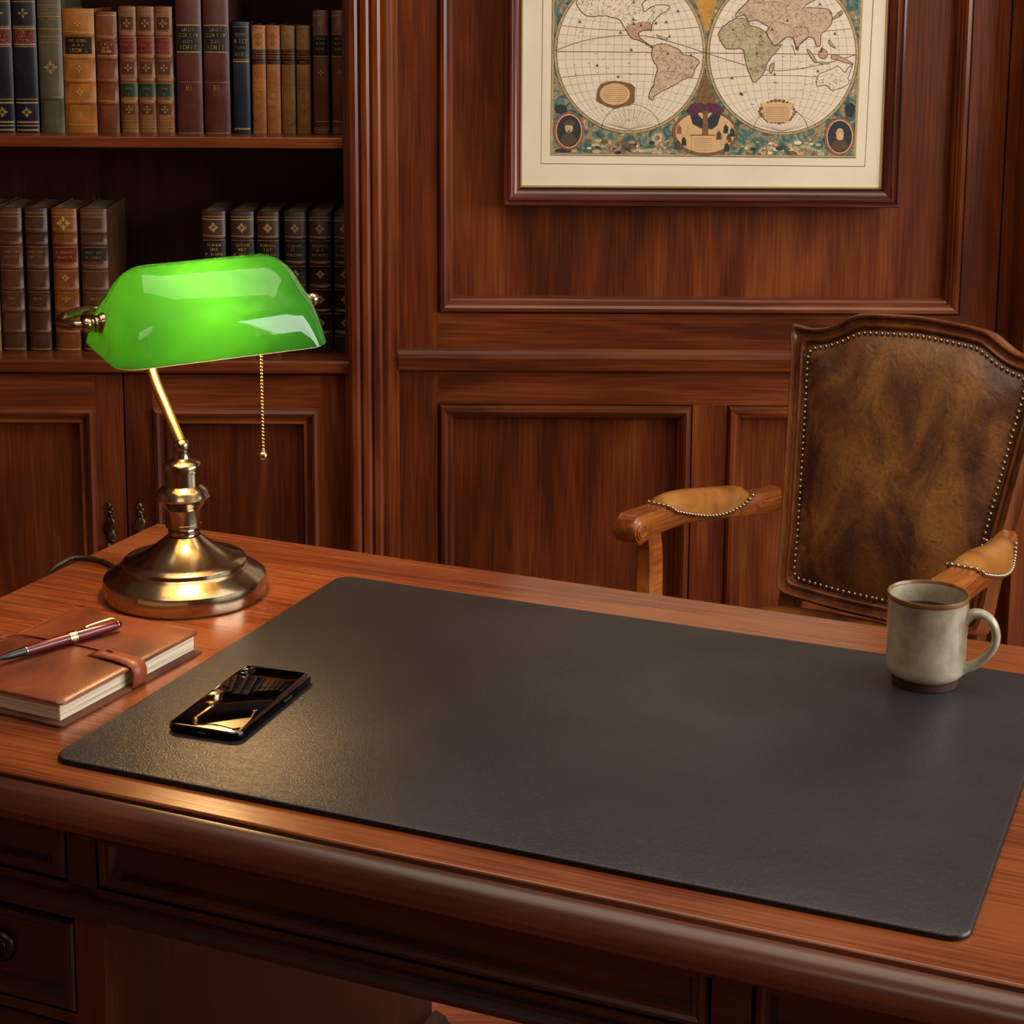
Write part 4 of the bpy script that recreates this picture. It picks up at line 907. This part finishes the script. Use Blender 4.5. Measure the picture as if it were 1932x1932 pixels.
def insets(d):
    if d < .0005: return outl
    q = offs(outl, d); keep = [p for p in q if min((p[0]-a)**2+(p[1]-b)**2 for a, b in outl) > (d*.97)**2]
    return smooth2(resamp(smooth2(keep, 2), 260), 2)
ring_ = [(0, -.028), (0, .0), (.0012, .007), (.004, .0105), (.0065, .0095), (.0078, .0045), (.0095, .002), (.0135, .0015), (.0165, .0055), (.019, .0075), (.0210, .0065), (.0228, .001), (.0245, -.0005), (.0285, -.001), (.029, -.02)]
m = MB(); rows = [[BP(x, z, f) for x, z in insets(d)] for d, f in ring_]
m.grid(rows, closeu=True); m.grid([rows[-1], rows[0]], closeu=True)
bf = m.build('back_frame', M['chairZ'], chair, smooth=35)
ins = insets(.0255); cxm = (0, (ZB+zt)/2+.01)
m = MB(); rows = []
for t, f in ((0, -.004), (.0, .0005), (.04, .004), (.10, .0095), (.2, .015), (.35, .0195), (.55, .022), (.8, .023)):
    rows.append([BP(x*(1-t), cxm[1]+(z-cxm[1])*(1-t), f) for x, z in ins])
m.grid(rows, closeu=True); m.fan(rows[-1], BP(0, cxm[1], .0235))
chl, nt, b = new('worn_brown_back_leather'); L = nt.links
tc = N(nt, 'ShaderNodeTexCoord'); n1 = N(nt, 'ShaderNodeTexNoise', Scale=7., Detail=7., Roughness=.6, Distortion=.8); mpn = N(nt, 'ShaderNodeMapping'); mpn.inputs['Scale'].default_value = (1.3, 1, .75); mpn.inputs['Location'].default_value = (.37, .1, .3)
L.new(tc.outputs['Object'], mpn.inputs['Vector']); L.new(mpn.outputs[0], n1.inputs['Vector'])
r = ramp(nt, [(.28, hx('2a191a')), (.42, hx('46281a')), (.51, hx('69401f')), (.61, hx('875a27')), (.72, hx('7c4a2c'))]); L.new(n1.outputs['Fac'], r.inputs[0])
n3 = N(nt, 'ShaderNodeTexNoise', Scale=55., Detail=6., Distortion=3.); L.new(tc.outputs['Object'], n3.inputs['Vector']); r3 = ramp(nt, [(.35, (.6, .6, .6, 1)), (.5, (1, 1, 1, 1)), (.62, (1.0, 1, 1, 1)), (.66, (1.5, 1.4, 1.2, 1))]); L.new(n3.outputs['Fac'], r3.inputs[0])
mxx = N(nt, 'ShaderNodeMix', data_type='RGBA', blend_type='MULTIPLY'); mxx.inputs['Factor'].default_value = .7; L.new(r.outputs[0], mxx.inputs['A']); L.new(r3.outputs[0], mxx.inputs['B']); L.new(mxx.outputs['Result'], b.inputs['Base Color'])
b.inputs['Roughness'].default_value = .4
nb3 = N(nt, 'ShaderNodeTexNoise', Scale=28., Detail=6., Distortion=2.); L.new(tc.outputs['Object'], nb3.inputs['Vector']); bp = N(nt, 'ShaderNodeBump', Strength=.35, Distance=.004); L.new(nb3.outputs['Fac'], bp.inputs['Height']); L.new(bp.outputs[0], b.inputs['Normal'])
m.build('back_upholstery', chl, chair, smooth=60)
# rear panel of the back, so it is solid from behind
m = MB(); rows = [[BP(x, z, f) for x, z in insets(d)] for d, f in ((.02, -.0265), (.021, -.02))]; m.grid(rows, closeu=True); m.fan(rows[0], None, 0, True); m.fan(rows[1]); m.build('back_lining', M['chairL'], chair)
nails = []
path = insets(.0300); 
def along(path, step, closed=True):
    out = []; acc = 0; n = len(path)
    for i in range(n if closed else n-1):
        a = Vector(path[i]); b = Vector(path[(i+1) % n]); L_ = (b-a).length; d = step-acc if acc else 0
        d = (step-acc) % step if acc else 0
        while d < L_: out.append(a.lerp(b, d/L_)); d += step
        acc = (acc+L_) % step
    return out
for p in along([BP(x, z, .0052) for x, z in path], .0096): nails.append(p)
# arms
LOB_ = []
for s in (-1, 1):
    cl_ = [(.190, .028, .594), (.196, -.01, .5955), (.212, -.06, .600), (.226, -.12, .608), (.2335, -.20, .617), (.2375, -.27, .618), (.2385, -.306, .616)]
    cl_ = smoothpath([(s*x, y, z) for x, y, z in cl_], 6); m = MB(); rows = []; n = len(cl_)
    side = Vector((1, 0, 0))
    ent = []
    for i, p in enumerate(cl_):
        t = (cl_[min(i+1, n-1)]-cl_[max(i-1, 0)]).normalized(); sd = Vector((-t.y, t.x, 0)).normalized(); up = sd.cross(t); up = up if up.z > 0 else -up
        f = i/(n-1); hwid = .012+.009*min(1, f*2.2); hh = .0185-.002*sin(pi*f); sag = -.010*(.5-.5*cos(min(1, max(0, (f-.22)/.56))*2*pi))
        if f > .86: g = (f-.86)/.14; hh = .0185+.0025*g; 
        c = p+up*0; ent.append((c, sd, up, hwid, hh, sag))
        pr = [(-1, -.8), (-.85, -1), (.85, -1), (1, -.8), (1, .62), (.86, .8), (.8, .8), (.74, 1), (-.74, 1), (-.8, .8), (-.86, .8), (-1, .62)]
        rows.append([c+sd*(a*hwid)+up*(b_*hh+(sag if b_ > 0 else 0)) for a, b_ in pr])
    # rounded scroll end
    c, sd, up, hwid, hh, sag = ent[-1]; t = (cl_[-1]-cl_[-3]).normalized()
    for q in (.35, .6, .8, .93, 1.0):
        sc2 = sqrt(max(0, 1-q*q)); cc = c+t*(.017*q)
        rows.append([cc+sd*(a*hwid*(1-.08*q))+up*(b_*hh*max(sc2, .05)) for a, b_ in pr])
    m.grid(rows, closeu=True); m.fan(rows[0], None, 0, True); m.fan(rows[-1])
    arm = m.build('arm', M['armW'], chair, smooth=40)
    # carved volute on the inner and outer faces
    for sgn in (-1, 1):
        m = MB(); pts = []
        for k in range(26):
            a = -.6*pi+k/25*2.9*pi; r_ = .0128*(1-.45*k/25); pts.append(c+sd*(sgn*(hwid+.0002))+t*(.001+r_*cos(a))+up*(-.001+r_*sin(a)*.95))
        m.tube(pts, .0013, 8)
        pts = [ent[i][0]+ent[i][1]*(sgn*(ent[i][3]+.0002))+ent[i][2]*(.0095+ent[i][5]*.8) for i in range(n-9, n)]; m.tube(pts, .0011, 8)
        pts = [ent[i][0]+ent[i][1]*(sgn*(ent[i][3]+.0002))+ent[i][2]*(.004) for i in range(0, 8)]; m.tube(pts, .0011, 8)
        m.build('volute', M['armW'], arm, smooth=60)
    # padded armrest
    i0, i1 = int(n*.29), int(n*.74); m = MB(); rows = []; K = 14
    for i in range(i0, i1+1):
        c, sd, up, hwid, hh, sag = ent[i]; f = (i-i0)/(i1-i0); e = sin(pi*min(1, max(0, f)))**.45 if 0 < f < 1 else 0
        e2 = min(1, .78+.22*e)
        rows.append([c+sd*(-cos(pi*k/K)*(hwid+.0022)*e2)+up*(hh+sag-.017+.017*(1-e)+(.036*e+.003)*sin(pi*k/K)**.6) for k in range(K+1)])
    m.grid(rows); m.fan(rows[0]); m.fan(rows[-1]); pad = m.build('arm_pad', M['padL'], chair, smooth=60)
    LOB_.append((s, pad))
    for sgn in (-1, 1):
        pp = []
        for i in range(i0, i1+1):
            c, sd, up, hwid, hh, sag = ent[i]; f = (i-i0)/(i1-i0); e = sin(pi*f)**.45 if 0 < f < 1 else 0
            pp.append(c+sd*(sgn*(hwid+.0026))+up*(hh+sag-.0155+.017*(1-e)))
        for p in along(pp, .0078, False): nails.append(p)
    c, sd, up, hwid, hh, sag = ent[i1]
    for k in range(-2, 3): nails.append(c+sd*(hwid*.8*k/2)+up*(hh+sag+.002))
    # support curving down to the seat rail
    sp = smoothpath([(s*.2365, -.262, .602), (s*.236, -.258, .570), (s*.233, -.262, .53), (s*.226, -.275, .48), (s*.216, -.295, .43), (s*.210, -.30, .39)], 5)
    m = MB(); rows = []
    for i, p in enumerate(sp):
        w1 = .014+.003*(i/len(sp)); w2 = .0165; rows.append([p+Vector((a*w1, b_*w2, 0)) for a, b_ in ((-1, -.7), (-.7, -1), (.7, -1), (1, -.7), (1, .7), (.7, 1), (-.7, 1), (-1, .7))])
    m.grid(rows, closeu=True); m.fan(rows[0]); m.fan(rows[-1]); m.build('arm_support', M['armW'], chair, smooth=35)
# seat
sp_ = [(-.148, -.012), (.148, -.012), (.176, -.18), (.208, -.33), (.18, -.352), (0, -.365), (-.18, -.352), (-.208, -.33), (-.176, -.18)]
sp_ = [(p.x, p.y) for p in smoothpath([(x, y, 0) for x, y in sp_], 5, True)]
m = MB(); m.grid([[(x, y, z) for x, y in sp_] for z in (.345, .348, .406, .409)], closeu=True); m.fan([(x, y, .345) for x, y in sp_]); m.fan([(x, y, .409) for x, y in sp_]); m.build('seat_rail', M['chairX'], chair, smooth=40)
m = MB(); rows = []
for t, z in ((.0, .408), (-.01, .418), (-.005, .432), (.03, .441), (.15, .445), (.5, .449)): rows.append([(x*(1-t), -.18+(y+.18)*(1-t), z) for x, y in sp_])
m.grid(rows, closeu=True); m.fan(rows[-1], (0, -.18, .45)); m.build('seat', M['chairL'], chair, smooth=60)
# legs; the rear ones run up into the back
for s in (-1, 1):
    lp = smoothpath([(s*.200, -.315, .34), (s*.212, -.328, .28), (s*.205, -.325, .18), (s*.190, -.312, .07), (s*.198, -.325, .0)], 5); nl = len(lp)
    MB().tube(lp, [.026-.014*min(1, i/(nl-5)) if i < nl-4 else .013+.003*(i-nl+5)/4 for i in range(nl)], 14).build('leg', M['chairZ'], chair, smooth=60)
    rows = []
    for (x, y, z) in ((.148, .006, .462), (.150, .004, .44), (.156, .002, .39), (.164, .0, .30), (.175, .03, .15), (.18, .075, 0)):
        rows.append([(s*x+a*.0145, y+.012+b_*.0155, z) for a, b_ in ((-1, -.8), (-.8, -1), (.8, -1), (1, -.8), (1, .8), (.8, 1), (-.8, 1), (-1, .8))])
    m = MB(); m.grid(rows, closeu=True); m.fan(rows[0]); m.fan(rows[-1]); m.build('leg', M['chairZ'], chair, smooth=40)
# nails: one mesh, copied
CM = Matrix.Translation((CC_.x, CC_.y, 0)) @ Matrix.Rotation(CA, 4, 'Z')
proto = MB(); rowsN = [(0, .0019), (.0012, .0017), (.0024, .0011), (.0030, 0)]
k = 10
proto.sphere((0, 0, 0), .0032, 12, 8)
nd = proto.build('nail', M['nail'], chair, smooth=80)
def vis(p):
    q = CM @ Vector(p); return (q-Vector((0, 0, CZ))).length
nails = [Vector(p) for p in nails]; nails.sort(key=vis)
for p in nails[1:99]:
    o = nd.copy(); col.objects.link(o); o.parent = chair; o.location = p
nd.location = nails[0]
m = MB()
for p in nails[99:]: m.sphere(p, .0032, 8, 6)
rest = m.build('nail_row', M['nail'], chair, smooth=80); rest['kind'] = 'stuff'

# ------------------------------------------------------------------ lights
def area(name, loc, target, sx, sy, power, colr):
    l = bpy.data.lights.new(name, 'AREA'); l.shape = 'RECTANGLE'; l.size = sx; l.size_y = sy; l.energy = power; l.color = colr
    o = bpy.data.objects.new(name, l); col.objects.link(o); o.location = loc
    o.rotation_euler = (Vector(target)-Vector(loc)).to_track_quat('-Z', 'Y').to_euler(); return o
area('window_daylight', (XR-.03, (WY0+WY1)/2, (WZ0+WZ1)/2), (0, (WY0+WY1)/2, 1.0), 2.8, 1.35, 104, (1, .965, .93))
area('ceiling_fill', (.25, 1.85, ZC-.03), (.25, 1.95, 0), 2.4, 1.5, 29, (1, .88, .72))  # unseen soft fill, added to light the upper wall more than the lower
area('front_fill', (-.4, -.5, ZC-.03), (-.4, -.4, 0), 1.2, .9, 9, (1, .88, .72))  # weak fill added on the camera side to bring up the drawer mouldings
sc.world = bpy.data.worlds.new('World'); sc.world.use_nodes = True
sc.world.node_tree.nodes['Background'].inputs[0].default_value = (1, .9, .8, 1); sc.world.node_tree.nodes['Background'].inputs[1].default_value = .05

# ------------------------------------------------------------------ camera
cd = bpy.data.cameras.new('Camera'); cam = bpy.data.objects.new('Camera', cd); col.objects.link(cam)
cd.sensor_width = 36; cd.sensor_fit = 'HORIZONTAL'; cd.lens = FPX/1932*36; cd.shift_y = -(966-CYP)/1932; cd.clip_start = .05
cam.location = (0, 0, CZ)
cam.matrix_world = Matrix.Translation((0, 0, CZ)) @ Matrix.Rotation(pi/2-PITCH, 4, 'X') @ Matrix.Rotation(-ROLL, 4, 'Z')
sc.camera = cam
sc.cycles.use_denoising = True
sc.view_settings.view_transform = 'Standard'; sc.view_settings.look = 'None'; sc.view_settings.gamma = 1; sc.view_settings.exposure = 0
